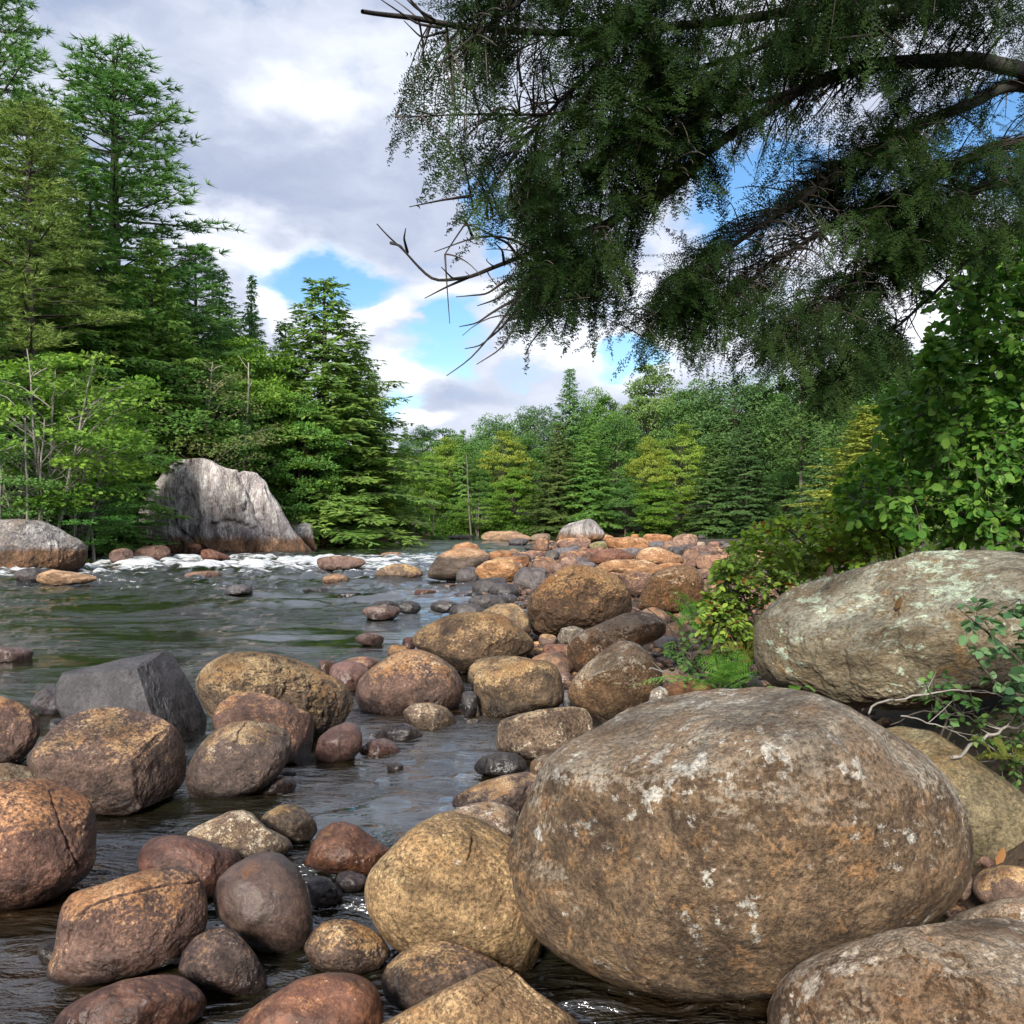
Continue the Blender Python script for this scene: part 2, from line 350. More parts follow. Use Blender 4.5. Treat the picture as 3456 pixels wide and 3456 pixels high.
def water_mat():
    m, T = new_mat('river_water'); co = T.n('ShaderNodeNewGeometry').outputs['Position']
    foam_glint = T.n('ShaderNodeAttribute', attribute_name='foam_glint').outputs['Fac']
    shal = T.n('ShaderNodeAttribute', attribute_name='shallow').outputs['Fac']
    chop = T.n('ShaderNodeAttribute', attribute_name='chop').outputs['Fac']
    n0 = T.noise(T.vm('MULTIPLY', co, (.30, 1.1, 1)), .8, 3, .5, .5)
    n1 = T.noise(T.vm('MULTIPLY', co, (.42, 1.7, 1)), 1.9, 4, .55, .6); n2 = T.noise(T.vm('MULTIPLY', co, (.5, 1.8, 1)), 5.5, 4, .6, .8); n3 = T.noise(T.vm('MULTIPLY', co, (.8, 1.3, 1)), 20, 3, .6, .5)
    h = T.m('ADD', T.m('ADD', T.m('ADD', T.m('MULTIPLY', n1, .75), T.m('MULTIPLY', n2, .36)), T.m('MULTIPLY', n3, .10)), T.m('MULTIPLY', n0, 1.3))
    gust = T.ramp(T.noise(T.vm('MULTIPLY', co, (.10, .34, 1)), 1., 4, .6), .40, .64, .12, 1.2)
    bu = T.n('ShaderNodeBump'); T.put(bu.inputs['Strength'], T.m('MULTIPLY', chop, gust, clamp=True)); bu.inputs['Distance'].default_value = .30; T.put(bu.inputs['Height'], h)
    nb = T.noise(co, 1.3, 5)
    body = T.mix(shal, (.010, .011, .006), T.mix(T.ramp(nb, .35, .65), (.040, .016, .006), (.062, .027, .010)))
    p = T.n('ShaderNodeBsdfPrincipled'); T.put(p.inputs['Base Color'], body); p.inputs['Roughness'].default_value = .03; p.inputs['IOR'].default_value = 2.25
    T.put(p.inputs['Normal'], bu.outputs[0])
    fn = T.noise(T.vm('MULTIPLY', co, (.30, 1.5, 1)), 3.2, 8, .74, .8)
    fm = T.ramp(T.m('ADD', foam_glint, T.m('MULTIPLY', T.m('SUBTRACT', fn, .5), 1.3)), .46, .66)
    fd = T.n('ShaderNodeBsdfPrincipled'); T.put(fd.inputs['Base Color'], T.mix(T.ramp(fn, .35, .6), (.45, .47, .48), (.74, .76, .76))); fd.inputs['Roughness'].default_value = .6
    bf = T.n('ShaderNodeBump'); bf.inputs['Strength'].default_value = .7; bf.inputs['Distance'].default_value = .1; T.put(bf.inputs['Height'], fn); T.put(fd.inputs['Normal'], bf.outputs[0])
    mx = T.n('ShaderNodeMixShader'); T.put(mx.inputs[0], fm); T.put(mx.inputs[1], p.outputs[0]); T.put(mx.inputs[2], fd.outputs[0])
    finish(T, mx.outputs[0]); return m

# ------------------------------------------------------------------ terrain: one sheet to the horizon
def G(x, y): return tuple(ground_pt('F', x, y)[:2])
LEFT = [(-400, -40), (-60, 20), (-36, 33), G(0, 1070), G(120, 1064), G(200, 1058), G(330, 1046), G(420, 1036), G(590, 1031), (-14.5, 84), (-14.5, 96), (-12, 104), (-14, 114), (-26, 128), (-70, 140), (-400, 170)]
FAR = [(-400, 190), (-70, 158), (-26, 147), (-16, 143), (10, 139), (40, 137), (62, 126), (100, 112), (400, 90), (900, 700), (-900, 700)]
RIGHT = [(.95, -40), (.95, 2.2), (1.5, 3.0), (1.9, 4.4), (1.1, 6.2), G(1060, 1440), G(960, 1390), G(900, 1330), G(800, 1240), G(900, 1160), G(840, 1097), G(885, 1062), G(1000, 1036), G(1040, 1019), (12, 112), (28, 108), (60, 92), (120, 70), (400, 50), (400, -40)]
def land_height(P):
    P = np.asarray(P, float); X, Y = P[:, 0], P[:, 1]
    l, f, r = sdist(P, LEFT), sdist(P, FAR), sdist(P, RIGHT)
    q = np.stack([X, Y, np.zeros_like(X)], 1)
    z = np.full(len(P), -.75)
    zl = -.3 + np.clip(l, 0, 4) * .32 + np.clip(l - 4, 0, 60) * .23
    zf = -.3 + np.clip(f, 0, 3) * .3 + np.clip(f - 3, 0, 260) * .055
    x0 = .9 + .13 * Y + .0035 * Y * Y
    zr = -.3 + np.clip(r, 0, 1.2) * .3 + np.clip(X - x0, 0, 3.5) * np.clip(1.1 - Y * .012, .3, 1) * .42 + np.clip(X - x0 - 3.5, 0, 25) * .14
    for d, zz in ((l, zl), (f, zf), (r, zr)):
        s = np.clip((d + 1.2) / 1.2, 0, 1)
        z = np.where(d > 0, np.maximum(z, zz), np.maximum(z, -.75 + .45 * s * s))
    z = z + fbm(q * .35, 4, 5) * np.clip(.06 + np.maximum(np.maximum(l, f) * .02, 0), 0, .6) * (z > -.4)
    return z
def ground_z(x, y): return float(land_height([(x, y)])[0])
def axis(lo, hi, n, s):
    t = np.linspace(math.asinh(lo / s), math.asinh(hi / s), n); return np.sinh(t) * s
gx = axis(-900, 900, 300, 9.); gy = axis(-30, 1500, 300, 9.)
GX, GY = np.meshgrid(gx, gy); GP = np.stack([GX.ravel(), GY.ravel()], 1)
def grid_faces(nr, nc):
    i = np.arange(nr - 1)[:, None] * nc + np.arange(nc - 1)[None]; i = i.ravel()
    return np.stack([i, i + 1, i + nc + 1, i + nc], 1)
mb = MB(); mb.add(np.column_stack([GP, land_height(GP)]), grid_faces(len(gy), len(gx)))
ground = link('ground', mb.mesh('ground', ground_mat(), True)); tag(ground, 'dark soil of the river bank and forest floor', 'ground', kind='structure')

# ------------------------------------------------------------------ boulders: outline from the photo, own distance, real size and thickness
_ICO = {}
def ico(n):
    if n not in _ICO:
        bm = bmesh.new(); bmesh.ops.create_icosphere(bm, subdivisions=n, radius=1)
        bm.verts.ensure_lookup_table()
        v = np.array([x.co[:] for x in bm.verts]); f = np.array([[x.index for x in q.verts] for q in bm.faces]); bm.free(); _ICO[n] = (v, f)
    return _ICO[n]
def radial(poly, c, n=180, sm=1.2):
    """distance from c to the outline at n angles, lightly smoothed"""
    a = np.arange(n) * 2 * math.pi / n; out = np.zeros(n)
    d = np.stack([np.cos(a), np.sin(a)], 1); P = np.asarray(poly) - c
    for i in range(len(P)):
        p, q = P[i], P[(i + 1) % len(P)]; e = q - p
        den = d[:, 0] * e[1] - d[:, 1] * e[0]
        with np.errstate(divide='ignore', invalid='ignore'):
            t = (p[0] * e[1] - p[1] * e[0]) / den; u = (p[0] * d[:, 1] - p[1] * d[:, 0]) / den
        ok = (t > 0) & (u >= -1e-6) & (u <= 1 + 1e-6) & np.isfinite(t); out = np.where(ok, np.maximum(out, t), out)
    out = np.where(out <= 0, out.max() * .5, out)
    return gsm(out, sm * n / 90)
def gsm(x, s):
    n = len(x); k = np.arange(-n // 2, n // 2); w = np.exp(-.5 * (k / max(s, .01)) ** 2); w /= w.sum()
    return np.real(np.fft.ifft(np.fft.fft(x) * np.fft.fft(np.fft.ifftshift(w))))
ROCKS = []
ROCKSEED = [100]
def rock(view, pts, mat, label, depth=.85, c=.14, g=0., d=None, ext=.22, sub=6, e=.86, amp=.05, facets=3, fs=.62, cracks=(), planes=None, pfs=.78, cat='boulder', name='boulder', group='boulders and stones along the river',
         tint=(1, 1, 1), tex=None, nf=1.6, ridge=0., sm=1.0, cw=.022, tilt=0.):
    if view == 'A': tint = tuple(x * .86 for x in tint)
    ROCKSEED[0] += 1; seed = ROCKSEED[0]; rng = np.random.default_rng(seed)
    box = len(pts) == 4 and np.isscalar(pts[0])
    if view == 'A': d = None
    if box:           # a bounding box: an uneven rounded stone inside it
        x0, y0, x1, y1 = pts; t = np.arange(28) * 2 * math.pi / 28
        ex = rng.uniform(.72, .95); k = 1 + .06 * np.sin(2 * t + rng.uniform(0, 6)) + .045 * np.sin(3 * t + rng.uniform(0, 6))
        sx = np.sign(np.cos(t)) * np.abs(np.cos(t)) ** ex; sy = np.sign(np.sin(t)) * np.abs(np.sin(t)) ** ex
        skew = rng.uniform(-.3, .3)
        pts = np.stack([(x0 + x1) / 2 + (x1 - x0) / 2 * (sx * k + skew * sy * -.3), (y0 + y1) / 2 + (y1 - y0) / 2 * sy * k], 1)
    P = px(view, pts); lo, hi = P.min(0), P.max(0); cen = (lo + hi) / 2
    ybase = hi[1]
    if not box and view == 'A' and ext == .22: ext = .07
    if box or view == 'A' or name in ('cliff', 'rock_outcrop'): P[:, 1] = np.where(P[:, 1] > cen[1], cen[1] + (P[:, 1] - cen[1]) * (1 + 2 * ext), P[:, 1]); lo, hi = P.min(0), P.max(0); cen = (lo + hi) / 2
    if not in_poly(cen[None], P)[0]: cen = P.mean(0)
    hw, hh = (hi - lo) / 2; dep_px = depth * min(hw, 1.9 * hh)
    if d is None: d0 = (CAMH - g) * F / (ybase - HOR); d = d0 / max(.3, 1 - c * dep_px / F)
    D = dep_px / F * d
    n, f = ico(sub); a, b, cc = n[:, 0], n[:, 1], n[:, 2]
    rho = np.sqrt(a * a + b * b); th = np.arctan2(b, a)
    rad = radial(P, cen, sm=sm); low = gsm(rad, 16)
    idx = (th / (2 * math.pi) * len(rad)) % len(rad); i0 = idx.astype(int) % len(rad); i1 = (i0 + 1) % len(rad); fr = idx - np.floor(idx)
    rr = rad[i0] * (1 - fr) + rad[i1] * fr; rl = low[i0] * (1 - fr) + low[i1] * fr
    r = rl + (rr - rl) * rho ** 3
    rp = rho ** e; cp = np.sign(cc) * np.abs(cc) ** e
    pix = cen + np.stack([np.cos(th) * r, np.sin(th) * r], 1)          # screen y grows downward, th follows it
    ray = np.array([(cen[0] - CX) / F, 1, -(cen[1] - HOR) / F]); C = np.array([0, 0, CAMH]) + ray * d
    fw = ray / np.linalg.norm(ray)
    if tilt: fw = unit(np.array([fw[0], fw[1], fw[2] * (1 - tilt)]))
    rays = np.stack([(pix[:, 0] - CX) / F, np.ones(len(pix)), -(pix[:, 1] - HOR) / F], 1)
    tt = ((C - (0, 0, CAMH)) @ fw) / (rays @ fw)
    rim = np.array([0, 0, CAMH]) + rays * tt[:, None] - C
    L = rim * rp[:, None] + fw * (D * cp)[:, None]
    S = math.sqrt(hw * hh) / F * d; nl = unit(L)
    q = L / S
    Rx = unit(np.cross(fw, (0, 0, 1.))); Ux = np.cross(Rx, fw)
    pl = list(planes) if planes else [(rng.uniform(-.5, .5), rng.uniform(.6, .95), rng.uniform(.45, .8), rng.uniform(.84, .95)), (rng.uniform(-.5, .5), rng.uniform(-.35, .25), 1., rng.uniform(.86, .96))][:facets]
    for k in range(max(0, facets - len(pl))): pl.append((rng.uniform(-.85, .85), rng.uniform(-.6, .7), rng.uniform(.5, 1.), rng.uniform(.88, .97)))
    for (nx, ny, nz_, qt) in pl:                          # flattened faces where the stone has broken
        fn = unit(Rx * nx + Ux * ny - fw * nz_); pr = L @ fn; lim = np.quantile(pr, qt)
        L = L - fn * (np.clip(pr - lim, 0, None) * (fs if not planes else pfs) * rng.uniform(.8, 1.25))[:, None]
    edge = 1 - .65 * rho ** 6
    nz = (fbm(q * nf + seed, 3, seed, .48) * 1.6 + (.35 - np.abs(fbm(q * nf * 2.7 + seed, 5, seed + 50, .58)) * 1.5) * .75) * amp * S * 1.15
    if ridge: nz = nz - np.abs(fbm(q * (1.5, 1.5, .5) * 2.2 + seed, 4, seed + 3)) * ridge * S
    L = L + nl * (nz * edge)[:, None]
    if cracks is not None and len(cracks):
        W3 = L + C; sp = proj(W3); fr_ = (cc < .35)
        for line in cracks:
            cpx = px(view, line); dist = np.full(len(sp), 1e9)
            for i in range(len(cpx) - 1):
                p0, p1 = cpx[i], cpx[i + 1]; ab = p1 - p0; t = np.clip(((sp - p0) @ ab) / (ab @ ab), 0, 1)
                dist = np.minimum(dist, np.linalg.norm(sp - p0 - t[:, None] * ab, axis=1))
            wob = fbm(q * 7 + 3, 3, seed) * cw * 1.3 * hw
            L = L - nl * ((np.exp(-((dist + wob) / (cw * .7 * hw)) ** 2) * .055 * S) * fr_)[:, None]
    m_ = MB(); m_.add(L, f[:, ::-1] if False else f)
    o = link(name, m_.mesh(name, RM[mat], True), loc=C)
    # outward facing
    if ((L[f[0, 1]] - L[f[0, 0]]) @ np.cross(L[f[0, 2]] - L[f[0, 0]], nl[f[0, 0]])) > 0: pass
    o['tex'] = float(tex if tex is not None else 1.45 / max(S, .12) ** .7); o.color = (*tint, 1)
    tag(o, label, cat, group)
    zc = C[2]; ROCKS.append((C[0], C[1], hw / F * d, D, zc, hh / F * d))
    return o

def fixnormals():
    for o in list(COL.objects):
        if o.type == 'MESH' and 'tex' in o.keys():
            bm = bmesh.new(); bm.from_mesh(o.data); bmesh.ops.recalc_face_normals(bm, faces=bm.faces); bm.to_mesh(o.data); bm.free()

# --- the great boulders of the right foreground
rock('F', [(948,1680),(958,1640),(980,1590),(992,1545),(1010,1490),(1040,1435),(1085,1405),(1140,1380),(1200,1343),(1260,1318),(1330,1306),(1420,1301),(1500,1308),(1580,1338),(1660,1385),(1730,1430),(1780,1480),(1812,1540),(1826,1610),(1818,1665),(1785,1715),(1735,1742),(1640,1790),(1570,1835),(1500,1866),(1420,1878),(1300,1878),(1180,1852),(1080,1812),(1000,1752)],
     'tan', 'huge rounded grey-tan boulder, the largest in view, speckled with white lichen', depth=.85, d=4.35, sub=8, e=.78, amp=.045, facets=3, tex=1.5, nf=1.1, pfs=.5, planes=[(-.25, .9, .55, .90), (-.5, -.1, .9, .93), (.2, -.55, .9, .92)])
rock('F', [(1425,1250),(1424,1210),(1428,1175),(1450,1140),(1500,1108),(1600,1082),(1700,1055),(1780,1040),(1900,1040),(1990,1060),(2060,1150),(2040,1270),(1850,1318),(1730,1335),(1600,1328),(1500,1306),(1432,1284)],
     'lichen', 'long olive-grey boulder with pale green lichen, lying behind the largest boulder', depth=.8, d=6.6, sub=8, e=.78, amp=.06, facets=4, tex=1.25, ridge=.07, cracks=[[(1690,1160),(1645,1220),(1640,1240)]], cw=.02)
rock('F', [(1600,1420),(1640,1390),(1690,1370),(1760,1380),(1830,1425),(1932,1500),(1990,1560),(2010,1660),(1830,1665),(1700,1640)],
     'mossy', 'olive mossy boulder wedged behind the right side of the largest boulder', depth=.9, d=5.3, sub=7, amp=.04, tex=1.5)
rock('F', [(1452,1950),(1456,1890),(1475,1850),(1520,1815),(1590,1787),(1650,1768),(1740,1752),(1820,1738),(1900,1735),(2000,1745),(2120,1850),(2120,2080),(1750,2120),(1470,2060)],
     'tan', 'broad smooth brown boulder cut off by the bottom right corner', depth=.9, d=3.35, sub=8, e=.82, amp=.05, facets=2, tex=1.7, tint=(.88, .80, .74), cracks=[[(1755,1770),(1800,1800),(1830,1850),(1850,1920)]], cw=.05)
rock('F', [(1770,1740),(1830,1715),(1890,1696),(1960,1690),(2050,1720),(2080,1790),(1950,1800),(1830,1780)],
     'tan', 'pale pinkish grey boulder behind the bottom right boulder', depth=.8, d=3.9, sub=6, tint=(1.1, 1.02, .98))
rock('F', (1832, 1634, 1990, 1705), 'brown', 'small brown stone below the mossy boulder', d=4.5, g=.3, cat='stone', sub=5, tint=(1.3, 1.2, 1.1))
rock('F', (1803, 1650, 1836, 1690), 'brown', 'little grey stone tucked beside the small brown stone', d=4.6, cat='stone', sub=4, tint=(1.3, 1.2, 1.1))
rock('B', [(44,1200),(66,1110),(120,1045),(190,985),(260,905),(340,848),(440,803),(540,797),(640,833),(780,920),(838,1000),(880,1150),(935,1400),(925,1540),(860,1635),(760,1625),(600,1570),(350,1560),(200,1500),(110,1400),(58,1300)],
     'gold', 'golden yellow speckled boulder left of the largest boulder', depth=.85, d=4.32, sub=8, e=.84, amp=.045, facets=2, fs=.3, tex=1.7, cracks=[[(195,1015),(240,1075),(290,1100),(355,1105)],[(590,930),(580,1000),(565,1045)]], cw=.018)
rock('B', [(128,1650),(150,1570),(230,1500),(330,1458),(440,1450),(560,1490),(680,1540),(770,1590),(760,1700),(620,1790),(400,1830),(230,1810),(145,1730)],
     'brown', 'round dark boulder with yellow crust in front of the golden boulder', depth=.9, d=3.95, sub=7, tex=2.2, tint=(1.1, 1.05, .95))
rock('B', [(80,1890),(250,1800),(450,1700),(600,1620),(680,1582),(740,1573),(820,1620),(900,1700),(1000,1770),(1080,1825),(1140,1880),(1150,2050),(600,2090),(50,2050)],
     'gold', 'pointed tan boulder at the bottom edge with a crack across its crest', depth=.8, d=3.45, sub=8, e=.88, amp=.04, tex=1.9, tint=(.92, .88, .9), cracks=[[(620,1760),(700,1690),(800,1610)],[(735,1575),(820,1640),(900,1720)]], cw=.012)
rock('B', [(468,765),(520,710),(620,660),(740,620),(860,600),(960,615),(1010,690),(960,850),(820,870),(650,840),(500,795)],
     'brown', 'dark brown rounded boulder behind the golden boulder', depth=.9, d=6.6, sub=7, tint=(1.05, 1, 1))
rock('B', [(440,810),(560,768),(680,747),(770,772),(824,830),(832,920),(780,980),(600,980),(470,900)],
     'speckle', 'small speckled stone between the golden boulder and the dark brown one', d=5.6, sub=6, tint=(.8, .7, .62))
rock('B', [(225,960),(300,890),(380,838),(450,815),(480,880),(420,960),(300,1000)], 'brown', 'low dark stone peeking out behind the golden boulder', d=5.4, sub=5, cat='stone')
rock('B', [(578,580),(640,522),(720,500),(805,507),(858,550),(862,592),(790,625),(700,632),(615,610)], 'dark', 'black wet stone below the white-blotched block', d=7.3, sub=6, cat='stone', facets=5)
rock('B', (870, 505, 1180, 640), 'tan', 'flat tan stone half hidden behind the largest boulder', d=6.6, sub=5, cat='stone', tint=(.8, .75, .7))
# --- left foreground
rock('A', [(278,175),(312,105),(500,62),(700,22),(800,0),(858,-6),(890,45),(960,160),(1030,280),(1064,330),(1030,410),(960,470),(700,470),(450,400),(330,348),(272,255)],
     'grey', 'big angular slate grey slab with a flat face at the edge of the open water', depth=.75, d=11.1, sub=8, e=.62, amp=.03, facets=3, sm=.4, tex=1.3, planes=[(-.12, .15, 1., .72), (.75, .3, .55, .80), (-.1, 1., .35, .90)])
rock('A', [(470,284),(640,282),(760,308),(870,368),(915,430),(934,540),(925,640),(860,702),(760,745),(640,795),(480,795),(330,740),(200,660),(128,548),(160,490),(250,400),(340,328)],
     'brown', 'big round brown boulder with a cream crusted rim, in front of the grey slab', depth=.85, d=8.2, sub=8, e=.78, amp=.035, facets=3, tex=1.5, tint=(1.12, 1.02, .95), planes=[(.0, .75, .66, .80), (-.1, -.3, 1., .86), (.7, -.1, .7, .9)])
rock('A', [(972,135),(1030,60),(1130,15),(1250,-2),(1400,15),(1540,60),(1680,130),(1760,200),(1774,260),(1730,330),(1680,380),(1500,420),(1300,430),(1080,340),(1005,240)],
     'ochre', 'rough crusted ochre boulder right of the grey slab', depth=.8, d=11.0, sub=8, amp=.075, tex=1.5, nf=2.2, ridge=.05)
rock('A', [(1064,335),(1100,250),(1160,205),(1240,194),(1330,210),(1440,260),(1560,310),(1592,350),(1582,450),(1555,530),(1480,550),(1300,540),(1090,430)],
     'brown', 'squarish reddish brown block in front of the crusted ochre boulder', depth=.75, d=9.6, sub=8, e=.72, amp=.035, facets=4, sm=.5, planes=[(-.1, .85, .5, .82), (-.25, -.1, 1., .78), (.9, -.1, .4, .9)], tint=(1.25, 1.0, .88))
rock('A', [(932,640),(936,590),(960,540),(1010,460),(1080,390),(1170,350),(1250,344),(1370,364),(1440,390),(1464,460),(1448,540),(1410,600),(1330,665),(1230,705),(1080,725),(960,718)],
     'brown', 'rounded brown boulder with a cracked top, beside the cream-rimmed boulder', depth=.85, d=8.5, sub=7, amp=.04, facets=4, cracks=[[(1240,350),(1200,400),(1190,450),(1100,470)],[(1290,350),(1330,400),(1440,420)]], cw=.02)
rock('A', [(-160,400),(-100,260),(0,217),(90,250),(160,290),(197,360),(207,405),(170,465),(90,545),(0,570),(-110,560)],
     'brown', 'dark brown boulder cut off by the left edge beside the grey slab', depth=.8, d=9.4, sub=7, tint=(1.15, .95, .88))
rock('A', [(-170,650),(-60,568),(40,558),(150,585),(250,622),(295,660),(250,780),(0,800),(-150,740)],
     'tan', 'pale grey-tan boulder behind the big boulder at the left edge', depth=.9, d=6.9, sub=7, tex=1.3, tint=(.9, .84, .76))
rock('A', [(-240,760),(-120,670),(100,638),(230,640),(340,680),(430,722),(472,790),(480,900),(476,1045),(440,1105),(300,1185),(180,1238),(80,1255),(-80,1240),(-200,1180),(-280,1000)],
     'brown', 'massive reddish boulder at the left edge with a pale crack down its side', depth=.85, d=5.75, sub=8, e=.82, amp=.035, facets=4, tex=1.4, tint=(1.3, .98, .86), cracks=[[(250,700),(310,880),(350,980),(400,1090)]], cw=.02)
rock('A', [(930,912),(1000,868),(1090,828),(1150,800),(1220,793),(1262,810),(1330,880),(1440,930),(1478,972),(1430,1010),(1300,1050),(1150,1060),(980,1000)],
     'speckle', 'cream topped pointed stone in the small channel', depth=.8, d=6.75, sub=7, e=.9, facets=5, sm=.6, tint=(.95, .82, .66))
rock('A', [(1300,842),(1340,800),(1400,770),(1470,761),(1530,788),(1582,850),(1594,892),(1560,935),(1480,958),(1420,935),(1335,895)],
     'brown', 'small round olive brown stone right of the cream topped stone', depth=.9, d=7.2, sub=6, tint=(.9, .88, .75))
rock('A', [(688,1065),(708,990),(760,932),(860,918),(960,925),(1080,960),(1180,1010),(1220,1042),(1160,1150),(1080,1220),(900,1230),(720,1150)],
     'rust', 'low reddish stone with a grey top behind the smooth egg-shaped boulder', depth=.85, d=5.75, sub=7, tint=(.85, .75, .78))
rock('A', [(214,1602),(245,1540),(272,1470),(284,1375),(310,1270),(360,1212),(520,1160),(640,1120),(760,1085),(900,1074),(982,1095),(1016,1150),(1037,1230),(1042,1320),(1032,1400),(965,1470),(890,1525),(740,1578),(560,1618),(380,1645),(280,1636)],
     'brown', 'long split boulder with a yellow crust and a crack along its top', depth=.7, d=4.75, sub=8, e=.86, amp=.035, facets=3, sm=.7, tex=1.9, tint=(1.2, 1.0, .92), cracks=[[(385,1330),(450,1275),(560,1235),(700,1200),(850,1165),(990,1155)],[(330,1460),(360,1380),(420,1310)]], cw=.016)
rock('A', [(1069,1250),(1090,1140),(1150,1078),(1260,1018),(1330,998),(1410,1008),(1482,1070),(1532,1160),(1562,1280),(1572,1385),(1542,1455),(1460,1490),(1380,1495),(1285,1475),(1180,1405),(1090,1325)],
     'egg', 'smooth egg-shaped chocolate brown boulder beside the long split boulder', depth=.85, d=5.1, sub=7, e=.92, amp=.02, facets=2, fs=.3)
rock('A', [(1516,1062),(1560,970),(1600,900),(1660,858),(1720,851),(1790,870),(1860,920),(1930,968),(1972,990),(1915,1080),(1850,1115),(1700,1108),(1600,1090)],
     'rust', 'red wedge-shaped stone with a cream edge in the channel', depth=.8, d=6.15, sub=7, facets=5, sm=.6, tint=(1.1, .92, .8))
rock('A', [(1538,1155),(1575,1120),(1640,1130),(1690,1180),(1725,1222),(1690,1258),(1600,1278),(1560,1262)], 'dark', 'small dark stone below the red wedge', d=5.4, sub=5, cat='stone', tint=(1.6, 1.4, 1.35))
rock('A', [(1678,1145),(1700,1105),(1760,1095),(1830,1120),(1857,1152),(1800,1195),(1720,1210),(1690,1175)], 'dark', 'small purplish stone beside the golden boulder\'s left flank', d=5.7, sub=5, cat='stone', tint=(1.7, 1.45, 1.45))
rock('A', [(888,1595),(918,1500),(980,1430),(1050,1390),(1130,1374),(1190,1400),(1240,1470),(1290,1530),(1342,1612),(1335,1675),(1280,1700),(1150,1695),(1050,1682),(960,1650)],
     'brown', 'pyramid-shaped dark stone in front of the egg-shaped boulder', depth=.8, d=4.6, sub=7, facets=5, sm=.7, tex=2.2, tint=(.95, .9, .92))
rock('A', [(1518,1485),(1560,1410),(1610,1360),(1680,1340),(1760,1350),(1860,1390),(1920,1440),(1965,1505),(1905,1575),(1800,1605),(1690,1612),(1575,1570)],
     'brown', 'rounded stone with a mustard crust left of the dark crusted boulder', depth=.85, d=4.85, sub=7, tex=2.2, tint=(1.1, .98, .82))
rock('A', [(255,1880),(300,1810),(380,1750),(480,1700),(620,1650),(760,1620),(860,1620),(930,1640),(1000,1690),(1042,1750),(1020,1815),(940,1870),(800,1930),(500,1945),(280,1915)],
     'rust', 'flat brownish red stone low in the water at the bottom left', depth=.8, d=4.25, sub=7, tint=(.85, .75, .74))
rock('A', [(1160,1890),(1260,1790),(1400,1700),(1500,1640),(1640,1608),(1740,1608),(1830,1630),(1890,1680),(1917,1760),(1925,1870),(1880,1990),(1600,2030),(1230,1990)],
     'rust', 'smooth bright red-brown boulder at the bottom edge of the channel', depth=.85, d=3.95, sub=7, amp=.03, tint=(1.3, 1.05, .9))
rock('A', [(1574,505),(1598,430),(1660,380),(1740,349),(1790,364),(1817,410),(1816,482),(1765,535),(1680,552),(1598,540)], 'egg', 'small smooth grey-purple egg stone at the head of the channel', d=8.9, sub=6, e=.92, amp=.02, tint=(1.25, 1.1, 1.15), cat='stone')
rock('A', [(148,262),(180,210),(230,175),(292,165),(330,235),(310,320),(200,310)], 'grey', 'low grey stone between the left edge boulder and the slab', d=11.9, sub=5, cat='stone', tint=(1.3, 1.2, 1.2))
rock('A', (240, 332, 335, 425), 'dark', 'little dark stone in front of the low grey stone', d=9.9, sub=5, cat='stone')
rock('A', [(1255,705),(1320,660),(1410,624),(1462,628),(1494,670),(1462,705),(1350,718)], 'dark', 'flat wet stone at the foot of the cracked-top boulder', sub=6, cat='stone', tint=(1.4, 1.15, 1.05))
rock('A', (1405, 590, 1490, 640), 'dark', 'tiny dark stone behind the flat wet stone', sub=4, cat='stone')
rock('A', (185, 1450, 345, 1560), 'dark', 'dark stone just breaking the surface left of the split boulder', sub=5, cat='stone', tint=(1.2, 1.05, .9))
rock('E', (-90, 1014, 170, 1085), 'egg', 'low smooth grey stone in open water at the left edge', sub=5, cat='stone', tint=(1.5, 1.5, 1.6))
# --- middle distance, right of the channel
rock('D', [(147,960),(160,885),(235,818),(320,765),(400,731),(470,729),(560,762),(650,828),(697,920),(687,990),(640,1045),(540,1085),(380,1105),(280,1103),(200,1062),(160,1012)],
     'brown', 'large round brown boulder dotted with ochre lichen at the head of the channel', depth=.9, d=10.2, sub=8, amp=.025, facets=2, fs=.3, tex=1.3, tint=(1.15, 1.0, .92))
rock('D', [(382,1042),(440,1004),(520,997),(600,1018),(647,1070),(652,1112),(610,1155),(520,1170),(440,1137),(400,1085)], 'speckle', 'small egg stone with a cream top in front of the large round boulder', d=9.2, sub=6, tint=(.85, .72, .58), cat='stone')
rock('D', [(223,1188),(270,1140),(330,1104),(400,1100),(460,1128),(522,1190),(500,1222),(390,1240),(280,1222)], 'dark', 'dark angular stone in the channel below the cream topped egg stone', d=8.7, sub=6, facets=6, cat='stone', tint=(1.3, 1.2, 1.2))
rock('D', [(153,1292),(168,1230),(220,1188),(290,1174),(342,1195),(393,1268),(370,1296),(280,1318),(190,1312)], 'rust', 'pinkish pointed stone in the channel', d=8.1, sub=6, cat='stone', tint=(1.0, .95, 1.05))
rock('D', (303, 1297, 392, 1345), 'dark', 'tiny dark pebble below the pinkish pointed stone', sub=4, cat='stone', tint=(1.3, 1.2, 1.2))
rock('D', (705, 1078, 765, 1115), 'speckle', 'tiny pale stone in the narrow rill', sub=4, cat='stone', d=9.2)
rock('D', [(711,885),(718,820),(760,778),(850,766),(950,764),(1060,785),(1040,870),(900,960),(750,950)], 'ochre', 'pale ochre boulder directly behind the ochre block with black patches', d=11.2, sub=6)
rock('D', [(736,880),(755,830),(820,804),(920,793),(1020,784),(1110,788),(1152,808),(1182,870),(1192,960),(1187,1012),(1100,1035),(960,1065),(860,1097),(800,1100),(768,1032),(743,950)],
     'ochre', 'squarish ochre boulder with black lichen patches', depth=.8, d=10.0, sub=8, e=.74, amp=.03, facets=3, tex=1.4, tint=(1.05, 1.02, .95))
